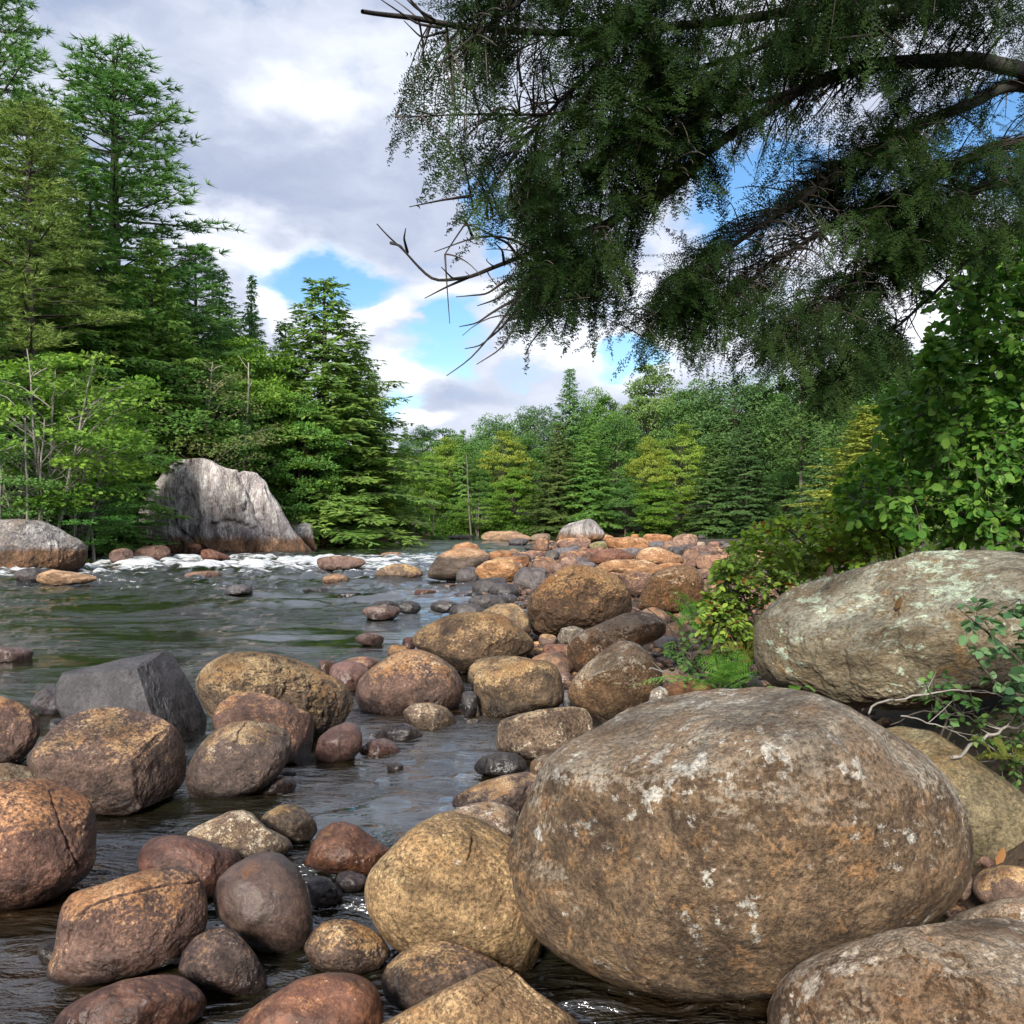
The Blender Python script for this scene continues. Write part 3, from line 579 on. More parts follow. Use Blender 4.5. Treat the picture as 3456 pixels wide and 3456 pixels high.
rock('D', [(855,1235),(860,1120),(878,1083),(960,1058),(1080,1034),(1230,1018),(1310,1028),(1342,1080),(1348,1155),(1322,1205),(1200,1258),(1080,1292),(1000,1280),(900,1258)],
     'speckle', 'flat-topped block blotched white and tan, beside the largest boulder', depth=.75, d=7.9, sub=8, e=.72, amp=.03, facets=4, sm=.7, tex=1.3, tint=(.95, .82, .66))
rock('D', [(1208,965),(1230,890),(1280,830),(1360,758),(1430,708),(1500,684),(1570,703),(1642,770),(1682,840),(1692,905),(1650,975),(1560,1040),(1450,1100),(1370,1140),(1325,1060),(1240,1015)],
     'tan', 'tall leaning tan and grey boulder beside the ferns', depth=.85, d=9.6, sub=8, amp=.035, tex=1.3, tint=(.95, .85, .75))
rock('D', [(1368,1175),(1400,1110),(1460,1058),(1530,1018),(1590,1028),(1630,1055),(1560,1130),(1470,1190),(1395,1205)], 'speckle', 'small white speckled stone resting against the largest boulder', d=7.3, sub=6, cat='stone')
rock('B', [(1468,255),(1480,200),(1530,158),(1572,200),(1565,280),(1500,320)], 'speckle', 'small whitish stone at the foot of the fern', d=7.6, sub=5, cat='stone', tint=(1.3, 1.3, 1.3))
rock('B', [(1520,200),(1600,150),(1700,135),(1800,170),(1850,260),(1700,330),(1540,320)], 'mossy', 'reddish brown mound of stone below the fern', d=8.0, sub=6, cat='stone', tint=(.85, .5, .4), amp=.1)
rock('D', [(424,705),(448,650),(520,600),(610,560),(700,547),(820,544),(900,568),(970,618),(1025,668),(1052,722),(1000,760),(880,800),(760,840),(690,870),(600,800),(500,750)],
     'ochre', 'long humped boulder mottled black and mustard', depth=.85, d=12.6, sub=8, amp=.04, tex=1.0, tint=(.85, .78, .7))
rock('D', [(715,600),(780,540),(860,505),(940,498),(990,528),(1022,580),(1030,650),(950,690),(800,680)], 'ochre', 'ochre boulder behind the long humped boulder', d=14.6, sub=6)
rock('D', [(1002,525),(1014,470),(1060,420),(1130,358),(1220,309),(1300,309),(1420,338),(1482,378),(1512,430),(1532,500),(1524,560),(1400,620),(1280,660),(1150,668),(1050,660),(1018,605)],
     'ochre', 'big dark boulder with a pale crest and a rough broken side', depth=.9, d=15.2, sub=8, amp=.07, facets=3, ridge=.08, tex=.85, tint=(.78, .66, .55))
rock('D', [(1208,710),(1250,658),(1340,618),(1430,578),(1500,549),(1620,533),(1690,565),(1710,660),(1560,720),(1430,780),(1300,850),(1240,862),(1213,780)],
     'tan', 'long brown boulder reaching under the ferns', depth=.8, d=12.0, sub=7, tex=1.1, tint=(.7, .6, .55), facets=5)
rock('D', [(1158,672),(1180,625),(1240,611),(1297,630),(1303,655),(1250,700),(1180,712)], 'speckle', 'small round stone ringed with white lichen', d=13.6, sub=5, cat='stone', tint=(.8, .8, .75))
for bx, lb, mt, tn, gg in [((1062, 655, 1162, 712), 'small brown stone left of the white-ringed stone', 'brown', (1.2, 1.1, 1), 0.1),
        ((972, 720, 1122, 785), 'orange topped stone behind the ochre block', 'ochre', (1, .9, .8), .05), ((1070, 740, 1195, 815), 'brown round stone behind the ochre block', 'egg', (1.5, 1.2, 1.1), .05),
        ((1090, 700, 1225, 770), 'reddish stone in the gap behind the ochre block', 'rust', (1.1, .9, .8), .1), ((1148, 790, 1222, 845), 'small flecked brown stone beside the leaning boulder', 'brown', (1.3, 1.1, 1.0), .05),
        ((1165, 835, 1240, 940), 'smooth brown stone wedged beside the leaning boulder', 'egg', (1.4, 1.2, 1.1), 0), ((1185, 930, 1240, 1030), 'grey stone deep in the gap below the leaning boulder', 'grey', (1.3, 1.3, 1.3), 0),
        ((680, 930, 760, 1060), 'dark stone in the rill beside the ochre block', 'dark', (1, 1, 1), 0)]:
    rock('D', bx, mt, lb, tint=tn, sub=5, cat='stone', g=gg)
for bx, lb, mt, tn in [((10, 793, 218, 925), 'smooth purple-brown oval stone by the round brown boulder', 'egg', (1.45, 1.25, 1.3)), ((65, 770, 290, 850), 'flat stone behind the purple-brown oval stone', 'brown', (1.3, 1.05, 1.0)),
        ((-40, 783, 48, 850), 'small brown stone at the tip of the crusted ochre boulder', 'rust', (.8, .75, .75)), ((308, 708, 425, 800), 'tan stone peeking out behind the round brown boulder', 'ochre', (.9, .75, .65)),
        ((382, 668, 450, 735), 'dark red stone at the tip of the long humped boulder', 'rust', (.55, .45, .45)),
        ((143, 650, 298, 702), 'smooth grey stone alone in the glittering water', 'egg', (1.5, 1.5, 1.55)), ((230, 487, 372, 530), 'dark flat stone, rearmost of the three in midstream', 'dark', (1.2, 1.2, 1.2)),
        ((362, 487, 474, 545), 'dark round stone, right of the three in midstream', 'dark', (1.0, 1.0, 1.0)), ((188, 508, 370, 575), 'grey oval stone, nearest of the three in midstream', 'egg', (1.35, 1.35, 1.4)),
        ((523, 489, 682, 540), 'dark low stone with a split face in midstream', 'dark', (1.2, 1.2, 1.2)), ((618, 502, 806, 575), 'dark long stone at the water edge left of the ochre boulder', 'dark', (1.15, 1.15, 1.15)),
        ((708, 458, 925, 530), 'long dark grey stone at the water edge', 'dark', (1.3, 1.3, 1.3)), ((860, 455, 962, 505), 'short dark stone on the end of the long dark grey one', 'dark', (1.4, 1.4, 1.4)),
        ((718, 444, 785, 470), 'small black stone behind the long dark grey one', 'dark', (1, 1, 1)), ((815, 400, 976, 470), 'blunt charcoal stone at the edge of the bar', 'dark', (1.15, 1.15, 1.2)),
        ((735, 372, 915, 448), 'dark grey slanted stone below the orange and white boulder', 'grey', (.95, .9, .85)), ((440, 429, 552, 458), 'pinkish stone barely above the water', 'rust', (1, .9, .9)),
        ((580, 401, 654, 428), 'brown pebble in the water before the red boulder', 'rust', (.8, .75, .7)), ((600, 363, 655, 394), 'round pebble at the foot of the red boulder', 'brown', (1.5, 1.3, 1.2)),
        ((652, 320, 772, 402), 'grey sloping stone between the red boulder and the orange-white one', 'grey', (1.2, 1.1, 1.05)), ((640, 443, 725, 468), 'blue-grey stone just under the ripples', 'grey', (1.3, 1.3, 1.4)),
        ((945, 318, 1115, 445), 'angular grey stone leaning beside the big dark boulder', 'grey', (1.5, 1.35, 1.25)), ((985, 376, 1085, 440), 'smaller grey wedge in front of the angular grey stone', 'grey', (1.4, 1.3, 1.25)),
        ((985, 428, 1040, 462), 'small pink-grey stone below the grey wedge', 'pink', (.6, .55, .55)), ((945, 490, 1010, 525), 'thin grey stone behind the ochre boulder', 'grey', (1.2, 1.2, 1.2))]:
    rock('D', bx, mt, lb, tint=tn, sub=6, cat='stone', name='river_stone', amp=.04, facets=4)
rock('D', [(498,372),(528,310),(560,260),(620,230),(700,218),(790,230),(832,270),(810,310),(740,345),(680,376),(600,386)], 'banded', 'large red boulder with a grey waterline, standing in the shallows', d=31, sub=7, amp=.03, facets=3)
rock('D', [(622,235),(650,205),(710,190),(760,205),(785,245),(740,290),(650,290)], 'orange', 'orange hump behind the large red boulder', d=37, sub=6, tint=(.9, .8, .75))
rock('D', [(745,345),(755,320),(800,290),(870,268),(930,273),(970,318),(978,352),(930,395),(860,395),(780,385)], 'orange', 'orange boulder blotched with cream at the edge of the bar', d=29, sub=7, tint=(1.05, 1, .9))
rock('D', [(228,372),(268,325),(340,300),(410,304),(470,324),(498,355),(450,380),(300,384)], 'brown', 'olive grey lens-shaped rock in midstream', sub=6, tint=(1.5, 1.45, 1.2), amp=.04)
# --- left half of the river
for pts, lb, mt, tn in [([(1568,600),(1575,575),(1640,562),(1750,560),(1830,575),(1838,600),(1770,630),(1600,630)], 'flat pinkish slab in the rapids', 'pink', (.62, .55, .58)), ((1612, 650, 1750, 705), 'tan stone in midstream below the pinkish slab', 'pink', (.75, .65, .55)),
        ([(150,697),(190,650),(260,627),(370,640),(460,655),(505,675),(430,700),(300,708)], 'flat orange-tan slab in the rapids near the left bank', 'slab', (1, .85, .7)), ((70, 618, 245, 690), 'dark wet rock behind the orange-tan slab', 'dark', (1.3, 1.3, 1.3)),
        ((930, 634, 1115, 680), 'low pinkish rock in the white water', 'pink', (.6, .52, .52)), ([(1118,752),(1140,715),(1170,705),(1230,698),(1268,710),(1275,745),(1200,757)], 'angular dark rock in midstream', 'grey', (1.1, 1.05, 1.05)),
        ([(998,560),(1010,530),(1050,523),(1100,540),(1150,560),(1160,582),(1080,586),(1010,580)], 'rust brown rock at the foot of the cliff', 'rust', (1, .8, .75)), ((1700, 742, 1830, 764), 'submerged grey rock under a riffle', 'grey', (1, 1, 1)),
        ((1905, 540, 2030, 570), 'low tan rock at the tail of the rapids', 'pink', (.8, .7, .6)), ((1520, 718, 1660, 742), 'low rock in a line of ripples', 'grey', (1.1, 1.1, 1.1))]:
    rock('E', pts, mt, lb, tint=tn, sub=6, name='river_rock', cat='rock', facets=5, amp=.06, sm=.7)
# --- left bank rock
rock('E', [(-260,470),(-200,420),(-100,388),(0,380),(120,377),(220,385),(290,420),(380,470),(440,490),(475,540),(505,575),(440,600),(300,622),(150,632),(0,640),(-250,640)],
     'ledge', 'long low outcrop with a rust stained base on the left bank', depth=.35, c=.15, ext=.2, sub=8, e=.7, amp=.06, facets=6, ridge=.06, tex=.33, name='rock_outcrop', cat='outcrop', group='outcrops of the left bank')
rock('E', [(680,320),(760,190),(850,90),(900,74),(1000,67),(1060,79),(1100,110),(1200,130),(1290,150),(1335,190),(1355,240),(1400,300),(1440,370),(1490,420),(1560,470),(1595,515),(1300,540),(1080,545),(940,530),(780,470),(690,390)],
     'cliff', 'tall streaked grey cliff face above the rapids', depth=.36, c=.1, ext=.16, sub=8, e=.55, amp=.045, facets=6, ridge=.16, planes=[(-.1, .10, 1., .60), (.45, .25, 1., .85), (-.5, .0, 1., .88)], tex=.34, sm=.5, name='cliff', cat='cliff', group='outcrops of the left bank',
     cracks=[[(1045,200),(1060,400),(1080,530)],[(1235,300),(1250,400),(1300,520)],[(860,300),(880,420),(980,500)],[(1130,140),(1160,260),(1230,330)],[(960,90),(950,250),(1000,380)],[(1200,140),(1260,260),(1330,420),(1400,500)],[(1060,400),(1160,390),(1290,430)]], cw=.03)
rock('E', [(1385,380),(1395,320),(1440,275),(1500,310),(1532,370),(1530,420),(1480,440),(1420,430)], 'cliff', 'mossy knob on the right shoulder of the cliff', d=74, sub=6, tex=.4, name='rock_outcrop', cat='outcrop', tint=(.75, .7, .68), group='outcrops of the left bank')
rock('E', [(1460,490),(1475,420),(1520,388),(1560,400),(1570,450),(1595,520),(1520,530),(1470,525)], 'cliff', 'pale rock buttress at the right foot of the cliff', sub=6, tex=.4, name='rock_outcrop', cat='outcrop', group='outcrops of the left bank')
rock('E', [(650,470),(655,390),(690,368),(735,380),(765,420),(775,490),(755,525),(690,520)], 'ledge', 'upright slab leaning against the left end of the cliff', d=60, sub=6, tex=.5, tint=(.85, .7, .62), name='flat_rock', cat='rock', group='outcrops of the left bank')
rock('E', [(585,490),(590,390),(630,360),(665,380),(660,490),(620,500)], 'cliff', 'pale upright block left of the leaning slab', d=62, sub=6, tex=.5, tint=(1, .97, .9), name='flat_rock', cat='rock', group='outcrops of the left bank')
rock('E', [(1605,500),(1615,440),(1635,428),(1680,470),(1725,500),(1700,512),(1620,512)], 'pink', 'pointed wedge of rock beyond the cliff', sub=6, tint=(.6, .5, .47), tex=.5, name='flat_rock', cat='rock', facets=5, sm=.5)
for bx, lb, tn, mt in [((440, 475, 560, 560), 'rust coloured ledge right of the long low outcrop', (1, .85, .8), 'ledge'), ((500, 500, 640, 545), 'orange ledge rock at the waterline', (.9, .62, .5), 'ledge'), ((545, 523, 675, 592), 'smooth purplish rock at the waterline', (.62, .55, .6), 'pink'),
        ((640, 482, 740, 520), 'small orange rock under the leaning slab', (.9, .65, .5), 'pink'), ((680, 505, 855, 580), 'low purple ledge slanting into the rapids', (.55, .46, .48), 'pink'), ((770, 448, 850, 535), 'rust red block at the left foot of the cliff', (.62, .4, .33), 'pink'),
        ((840, 475, 960, 545), 'square rust red block beside the cliff base', (.6, .38, .3), 'pink'), ((940, 500, 1010, 545), 'small rust rock under the cliff overhang', (.55, .36, .3), 'pink'), ((430, 455, 560, 510), 'mossy ledge behind the rust coloured one', (.6, .65, .45), 'ledge')]:
    rock('E', bx, mt, lb, tint=tn, sub=6, name='flat_rock', cat='rock', e=.7, facets=6, amp=.07, tex=.6, group='outcrops of the left bank', g=.05)
# --- far side of the water
for v, bx, lb, mt, tn in [('D', (90, 152, 378, 205), 'long pink ledge at the tip of the left bank', 'slab', (.9, .8, .75)), ('D', (150, 120, 300, 175), 'pink rock on top of the long ledge', 'slab', (.95, .85, .8)), ('D', (255, 128, 378, 178), 'square-ended pink rock on the long ledge', 'slab', (1, .85, .75)), ('D', (470, 139, 518, 172), 'small tan rock on the far shore', 'slab', (.9, .75, .6)),
        ('D', (770, 135, 1020, 184), 'flat tan ledge on the far shore', 'slab', (.9, .78, .66)), ('D', (860, 152, 1035, 186), 'low ledge in front of the flat tan ledge', 'slab', (.8, .7, .62)), ('D', (1025, 150, 1130, 186), 'stacked grey ledge left of the tall bar boulder', 'slab', (.62, .6, .58)), ('D', (520, 160, 600, 176), 'thin grey rock on the far waterline', 'grey', (1.3, 1.2, 1.1)), ('D', (600, 158, 760, 175), 'dark line of rock on the far waterline', 'grey', (1, .95, .9))]:
    rock(v, bx, mt, lb, tint=tn, sub=5, name='shore_ledge', cat='rock ledge', e=.75, facets=5, amp=.08, group='rock ledges along the far shore', g=.02, c=.3, depth=.5, tex=.5)
# --- the boulder bar
rock('K', [(158,275),(180,220),(215,165),(260,143),(350,120),(410,106),(450,128),(490,180),(527,218),(500,265),(400,290),(250,296)], 'cliff', 'tallest boulder of the bar, grey above and orange below', sub=7, tex=.35, g=.2, d=78, amp=.04)
rock('K', [(448,450),(500,425),(600,405),(720,403),(830,410),(930,450),(950,475),(870,520),(700,515),(560,490),(460,475)], 'orange', 'broad flat orange boulder in the middle of the bar', sub=7, d=25, tex=.6, depth=.7, amp=.045)
rock('K', [(605,510),(720,490),(870,500),(860,560),(800,650),(760,680),(690,660),(630,570)], 'brown', 'dark brown boulder under the broad orange one', sub=7, d=23.5, tint=(1.2, 1.0, .85), tex=.8)
rock('K', [(752,760),(765,690),(800,610),(850,530),(920,480),(1010,450),(1100,443),(1180,460),(1240,560),(1230,720),(1050,790),(850,790)], 'tan', 'arched brown boulder behind the ferns with a pale top edge', sub=8, d=19, tex=.8, tint=(.85, .68, .52), amp=.045)
rock('K', [(404,425),(415,380),(460,345),(540,325),(640,330),(735,370),(730,410),(600,430),(450,440)], 'rust', 'smooth brown whale-backed boulder on the bar', sub=7, d=37, tint=(1.15, .95, .85), tex=.5)
rock('K', [(735,400),(770,340),(840,315),(910,315),(1000,350),(1095,400),(1085,440),(900,445),(780,430)], 'orange', 'striped tan and orange boulder right of the whale-backed one', sub=7, d=36, tint=(1, 1, 1.05), tex=.6)
for bx, lb, mt, tn, gg in [((528, 238, 838, 332), 'wide orange boulder near the top of the bar', 'orange', (1.05, .95, .85), .2), ((398, 217, 582, 280), 'orange stone at the foot of the tallest boulder', 'orange', (1, .9, .8), .2), ((175, 245, 418, 330), 'grey-brown stone in front of the tallest boulder', 'brown', (1.8, 1.5, 1.35), .1),
        ((778, 219, 1014, 285), 'orange ridge-backed boulder at the far right of the bar', 'orange', (1, .85, .72), .2), ((1008, 221, 1200, 305), 'pale pink boulder at the far right end of the bar', 'pink', (1, .88, .85), .2), ((708, 219, 762, 250), 'tiny orange stone on the skyline of the bar', 'orange', (1.1, .9, .7), .3),
        ((832, 269, 965, 318), 'slate grey stone below the ridge-backed boulder', 'grey', (1.6, 1.55, 1.6), .15), ((935, 263, 1135, 320), 'pinkish flat stone below the pale pink boulder', 'pink', (.95, .85, .8), .15), ((-5, 254, 121, 365), 'round dark brown boulder at the far left of the bar', 'brown', (1.35, 1.05, .85), 0),
        ((1063, 342, 1222, 450), 'rounded pinkish brown boulder by the bush', 'pink', (.72, .6, .55), .15), ((1165, 304, 1340, 370), 'mauve oval stone at the edge of the bush', 'pink', (.75, .66, .68), .15), ((928, 293, 1045, 340), 'grey-pink stone in the far gravel', 'pink', (.75, .68, .68), .15),
        ((998, 320, 1090, 372), 'black stone in the far gravel', 'dark', (1.3, 1.3, 1.4), .15), ((1138, 303, 1225, 340), 'small mauve stone in the far gravel', 'pink', (.7, .64, .66), .15), ((1168, 277, 1248, 308), 'whitish stone beside the far water', 'slab', (1, 1.05, 1.05), .1),
        ((1266, 274, 1355, 312), 'small brown stone beside the far water', 'brown', (2, 1.6, 1.5), .1), ((193, 338, 430, 432), 'split dark brown stone left of the whale-backed boulder', 'brown', (1.5, 1.2, 1.05), .1), ((194, 387, 325, 455), 'pale pink pointed stone before the split stone', 'pink', (.95, .85, .85), .1),
        ((113, 428, 270, 500), 'pinkish grey stone above the big dark boulder', 'pink', (.72, .64, .64), .1), ((72, 340, 198, 400), 'dark round stone at the left of the bar', 'dark', (1.6, 1.5, 1.4), .05), ((308, 422, 450, 485), 'grey flat stone behind the big dark boulder', 'grey', (1.9, 1.75, 1.75), .1),
        ((-10, 398, 190, 500), 'brown stone with pale streaks at the left of the bar', 'pink', (.6, .5, .46), .05), ((138, 316, 345, 370), 'blue-grey flat stone behind the split stone', 'grey', (1.7, 1.65, 1.7), .1), ((405, 274, 545, 325), 'mossy grey stone below the orange ones', 'mossy', (1.3, 1.4, 1.3), .15),
        ((655, 319, 795, 390), 'grey stone between the whale-backed and the striped boulders', 'grey', (2, 1.8, 1.7), .15), ((1140, 368, 1520, 450), 'long pink slab reaching under the bush', 'pink', (.95, .78, .68), .2), ((343, 322, 485, 385), 'rust brown stone above the whale-backed boulder', 'rust', (1.4, 1.15, 1.0), .15),
        ((1190, 400, 1420, 470), 'rough pink slab in front of the long pink slab', 'pink', (.85, .68, .58), .25), ((1390, 330, 1700, 420), 'tan slab glimpsed through the bush', 'slab', (.9, .75, .62), .3), ((880, 428, 1110, 480), 'orange sliver of rock behind the arched boulder', 'orange', (.85, .72, .62), .2),
        ((-180, 250, -40, 300), 'flat dark stone at the left rim of the bar', 'grey', (1.2, 1.15, 1.1), 0), ((-70, 300, 40, 335), 'dark flat stone in front of the round dark boulder', 'dark', (1.3, 1.3, 1.3), 0), ((-60, 340, 85, 400), 'purple-brown stone left of the dark round stone', 'brown', (1.6, 1.3, 1.3), 0),
        ((-230, 370, -30, 470), 'orange-brown boulder right of the cream blotched one', 'orange', (.75, .62, .55), .05), ((-330, 340, -150, 410), 'orange boulder behind the cream blotched one', 'orange', (.8, .68, .6), .05), ((590, 320, 700, 350), 'small tan stone above the whale-backed boulder', 'slab', (.8, .7, .6), .2), ((1090, 300, 1150, 330), 'small grey stone in the far gravel', 'grey', (1.8, 1.7, 1.7), .15)]:
    rock('K', bx, mt, lb, tint=tn, sub=6, g=gg, group='boulders of the bar', amp=.05, facets=4)

# --- look-alike cobbles filling the bar between the boulders
rngc = np.random.default_rng(5); cob = []
for k in range(3):
    v, f = ico(4); q = v * (1, .8, .6); q = q + unit(q) * (fbm(q * 1.4 + k * 9, 3, 40 + k) * .16)[:, None]
    m_ = MB(); m_.add(q, f); cob.append(m_)
cmesh = [c_.mesh('cobble', RM[k], True) for c_, k in zip(cob, ('brown', 'grey', 'pink'))]
RK = np.array([(r[0], r[1], r[2], r[3]) for r in ROCKS])
nco = 0
for t in range(4000):
    if nco >= 190: break
    Y = math.exp(rngc.uniform(math.log(10), math.log(105))); X = rngc.uniform(-3, 4.5 + .16 * Y)
    if sdist([(X, Y)], RIGHT)[0] < .15: continue
    if X > 1.2 + .13 * Y + .0035 * Y * Y: continue
    s = rngc.uniform(.14, .3) * (1 + Y * .012)
    if (((X - RK[:, 0]) / (RK[:, 2] + s * .4)) ** 2 + ((Y - RK[:, 1]) / (RK[:, 3] + s * .4)) ** 2 < 1).any(): continue
    k = int(rngc.integers(0, 3)); o = link('cobble', cmesh[k], loc=(X, Y, ground_z(X, Y) + s * .32)); o.scale = (s, s, s * rngc.uniform(.7, 1.1)); o.rotation_euler = (0, 0, rngc.uniform(0, 6.28))
    tb = {0: 1.6, 1: 1.5, 2: .75}[k] * rngc.uniform(.75, 1.2); o.color = (tb, tb * .88, tb * .8, 1); o['tex'] = float(1.2)
    tag(o, 'small rounded cobble lying among the larger boulders of the bar', 'cobble', 'cobbles filling the bar'); nco += 1
    RK = np.vstack([RK, (X, Y, s, s)])
# pebbles: nobody could count them
mb = MB(); v4, f4 = ico(2); npb = 0
for t in range(16000):
    if npb >= 4500: break
    Y = math.exp(rngc.uniform(math.log(4), math.log(70))); X = rngc.uniform(-3, 3 + .2 * Y)
    if sdist([(X, Y)], RIGHT)[0] < .05 or X > 1.6 + .14 * Y + .0035 * Y * Y: continue
    s = rngc.uniform(.025, .075) * (1 + Y * .03); a = rngc.uniform(0, 6.28)
    q = v4 * (s, s * .75, s * .6); q = q @ np.array([[math.cos(a), math.sin(a), 0], [-math.sin(a), math.cos(a), 0], [0, 0, 1]])
    mb.add(q + (X, Y, ground_z(X, Y) + s * .3), f4); npb += 1
o = link('pebbles', mb.mesh('pebbles', RM['brown'], True)); o['tex'] = .8; o.color = (1.6, 1.35, 1.2, 1); tag(o, 'loose pebbles and gravel between the boulders', 'pebbles', kind='stuff')
fixnormals()

# ------------------------------------------------------------------ the river
nr, nc = 520, 460
wy = np.exp(np.linspace(math.log(1.6), math.log(230), nr)); wu = np.linspace(-1.05, .75, nc)
WY = np.repeat(wy[:, None], nc, 1); WX = wu[None] * (WY + 2.); Pw = np.stack([WX.ravel(), WY.ravel()], 1)
q3 = np.column_stack([Pw, np.zeros(len(Pw))])
X, Y = Pw[:, 0], Pw[:, 1]
def bump_(x, a, b, s): return 1 / (1 + np.exp(-(x - a) / s)) * (1 / (1 + np.exp((x - b) / s)))
rap = bump_(Y, 28, 56, 2.6) * bump_(X, -26, 1.5, 1.2)                     # the rapids
rap_strong = bump_(Y, 40, 52, 1.6) * bump_(X, -24, -8.5, 1.2) + .8 * bump_(Y, 32.5, 38, 1.2) * bump_(X, -30, -16.5, 1.2) + .55 * bump_(Y, 38, 60, 2.5) * bump_(X, -9, -1.5, 1.2)
riff = bump_(Y, 17, 90, 4) * bump_(X, -40, 3, 1.5)
chan = bump_(Y, 1, 10.5, .6) * bump_(X, -5, 1.6, .4)
wav = fbm(q3 * (.55, 1.0, 1), 4, 71); wav2 = fbm(q3 * (1.6, 3.2, 1) + 5, 4, 81); wav3 = fbm(q3 * (3.5, 6.5, 1) + 9, 3, 91)
z = wav * (.03 + .34 * rap + .09 * riff) + wav2 * (.012 + .15 * rap + .045 * riff + .012 * chan) + wav3 * (.004 + .03 * rap + .008 * riff + .034 * chan)
foam_glint = rap_strong * (.27 + .30 * wav2 + .45 * wav) + rap * .37 + wav2 * (.22 * rap + .12 * riff) + riff * .02 - .05
near_r = np.zeros(len(Pw)); shal = np.zeros(len(Pw))
for (rx, ry, rw, rd, zc, rh) in ROCKS:
    if ry > 75 or zc - rh > .2: continue
    dz = min(1, abs(zc) / max(rh, .01)); k = math.sqrt(max(.05, 1 - dz * dz)) if zc > 0 else 1.
    sel = (np.abs(X - rx) < rw * 2.5 + .6) & (np.abs(Y - ry) < rd * 2.5 + .8); i = np.where(sel)[0]
    dd = np.sqrt(((X[i] - rx) / (rw * k)) ** 2 + ((Y[i] - ry) / (rd * k)) ** 2); dist = (dd - 1) * min(rw, rd) * k
    near_r[i] = np.maximum(near_r[i], np.exp(-(dist / .055) ** 2)); shal[i] = np.maximum(shal[i], np.clip(1 - dist / .4, 0, 1) * .45 * (dist > -.4))
patch = np.clip(fbm(q3 * 2.2 + 31, 3, 55) * 2.2 - .05, 0, 1)
foam_glint = foam_glint + near_r * patch * .62 + bump_(Y, 3.5, 5.6, .3) * bump_(X, -4.5, -1.1, .25) * (np.clip(wav3, 0, 1) * .5 + .14) - .02  # foam at the rocks; near-left term paints white ripple highlights as streaks
shal = shal * bump_(Y, 1, 12, 1.0) * np.clip(.55 + fbm(q3 * .9 + 3, 3, 66), 0, 1)
chop = .26 + .55 * riff + .5 * rap + .95 * chan + .1 * bump_(Y, 10, 18, 2)
mb = MB(); mb.add(np.column_stack([Pw, z]), grid_faces(nr, nc))
me = mb.mesh('water', water_mat(), True)
for nm_, arr in (('foam_glint', foam_glint), ('shallow', shal), ('chop', np.clip(chop, 0, 1))):
    at = me.attributes.new(nm_, 'FLOAT', 'POINT'); at.data.foreach_set('value', arr.astype(np.float32))
water = link('water', me); tag(water, 'dark tea-coloured river with ripples and white rapids', 'river', kind='structure')

# ------------------------------------------------------------------ trees: each one a thing with trunk and crown; crowns share a few grown shapes
def diamonds(mb, base, axis, normal, ln, wd, rng, tint, quad=True):
    """pointed leaf blades: base point, direction, face normal"""
    side = unit(np.cross(axis, normal)); n = len(base); ln = np.broadcast_to(ln, (n,))[:, None]; wd = np.broadcast_to(wd, (n,))[:, None]
    p0 = base; p2 = base + axis * ln; mid = base + axis * ln * .45
    if quad:
        v = np.stack([p0, mid + side * wd * .5, p2, mid - side * wd * .5], 1); f = np.arange(n * 4).reshape(n, 4)
    else:
        v = np.stack([p0 - side * wd * .5, p0 + side * wd * .5, p2], 1); f = np.arange(n * 3).reshape(n, 3)
    mb.add(v.reshape(-1, 3), f, tint)
def rdir(rng, n): return unit(rng.normal(size=(n, 3)))
def curve(p0, az_, L, pitch, sag, n=7):
    s = np.linspace(0, 1, n)[:, None]; h = np.array([math.cos(az_), math.sin(az_), 0])
    return p0 + h * L * s * math.cos(pitch) + np.array([0, 0, 1.]) * L * (math.sin(pitch) * s + sag * s * s)
def at(path, s):
    s = np.clip(np.asarray(s), 0, 1) * (len(path) - 1); i = np.minimum(s.astype(int), len(path) - 2); f = (s - i)[..., None]
    return path[i] * (1 - f) + path[i + 1] * f
def trunk_path(H, rng, bend=.012):
    z = np.linspace(0, H, 14); return np.column_stack([np.cumsum(rng.normal(size=14)) * bend * H * .25, np.cumsum(rng.normal(size=14)) * bend * H * .25, z])
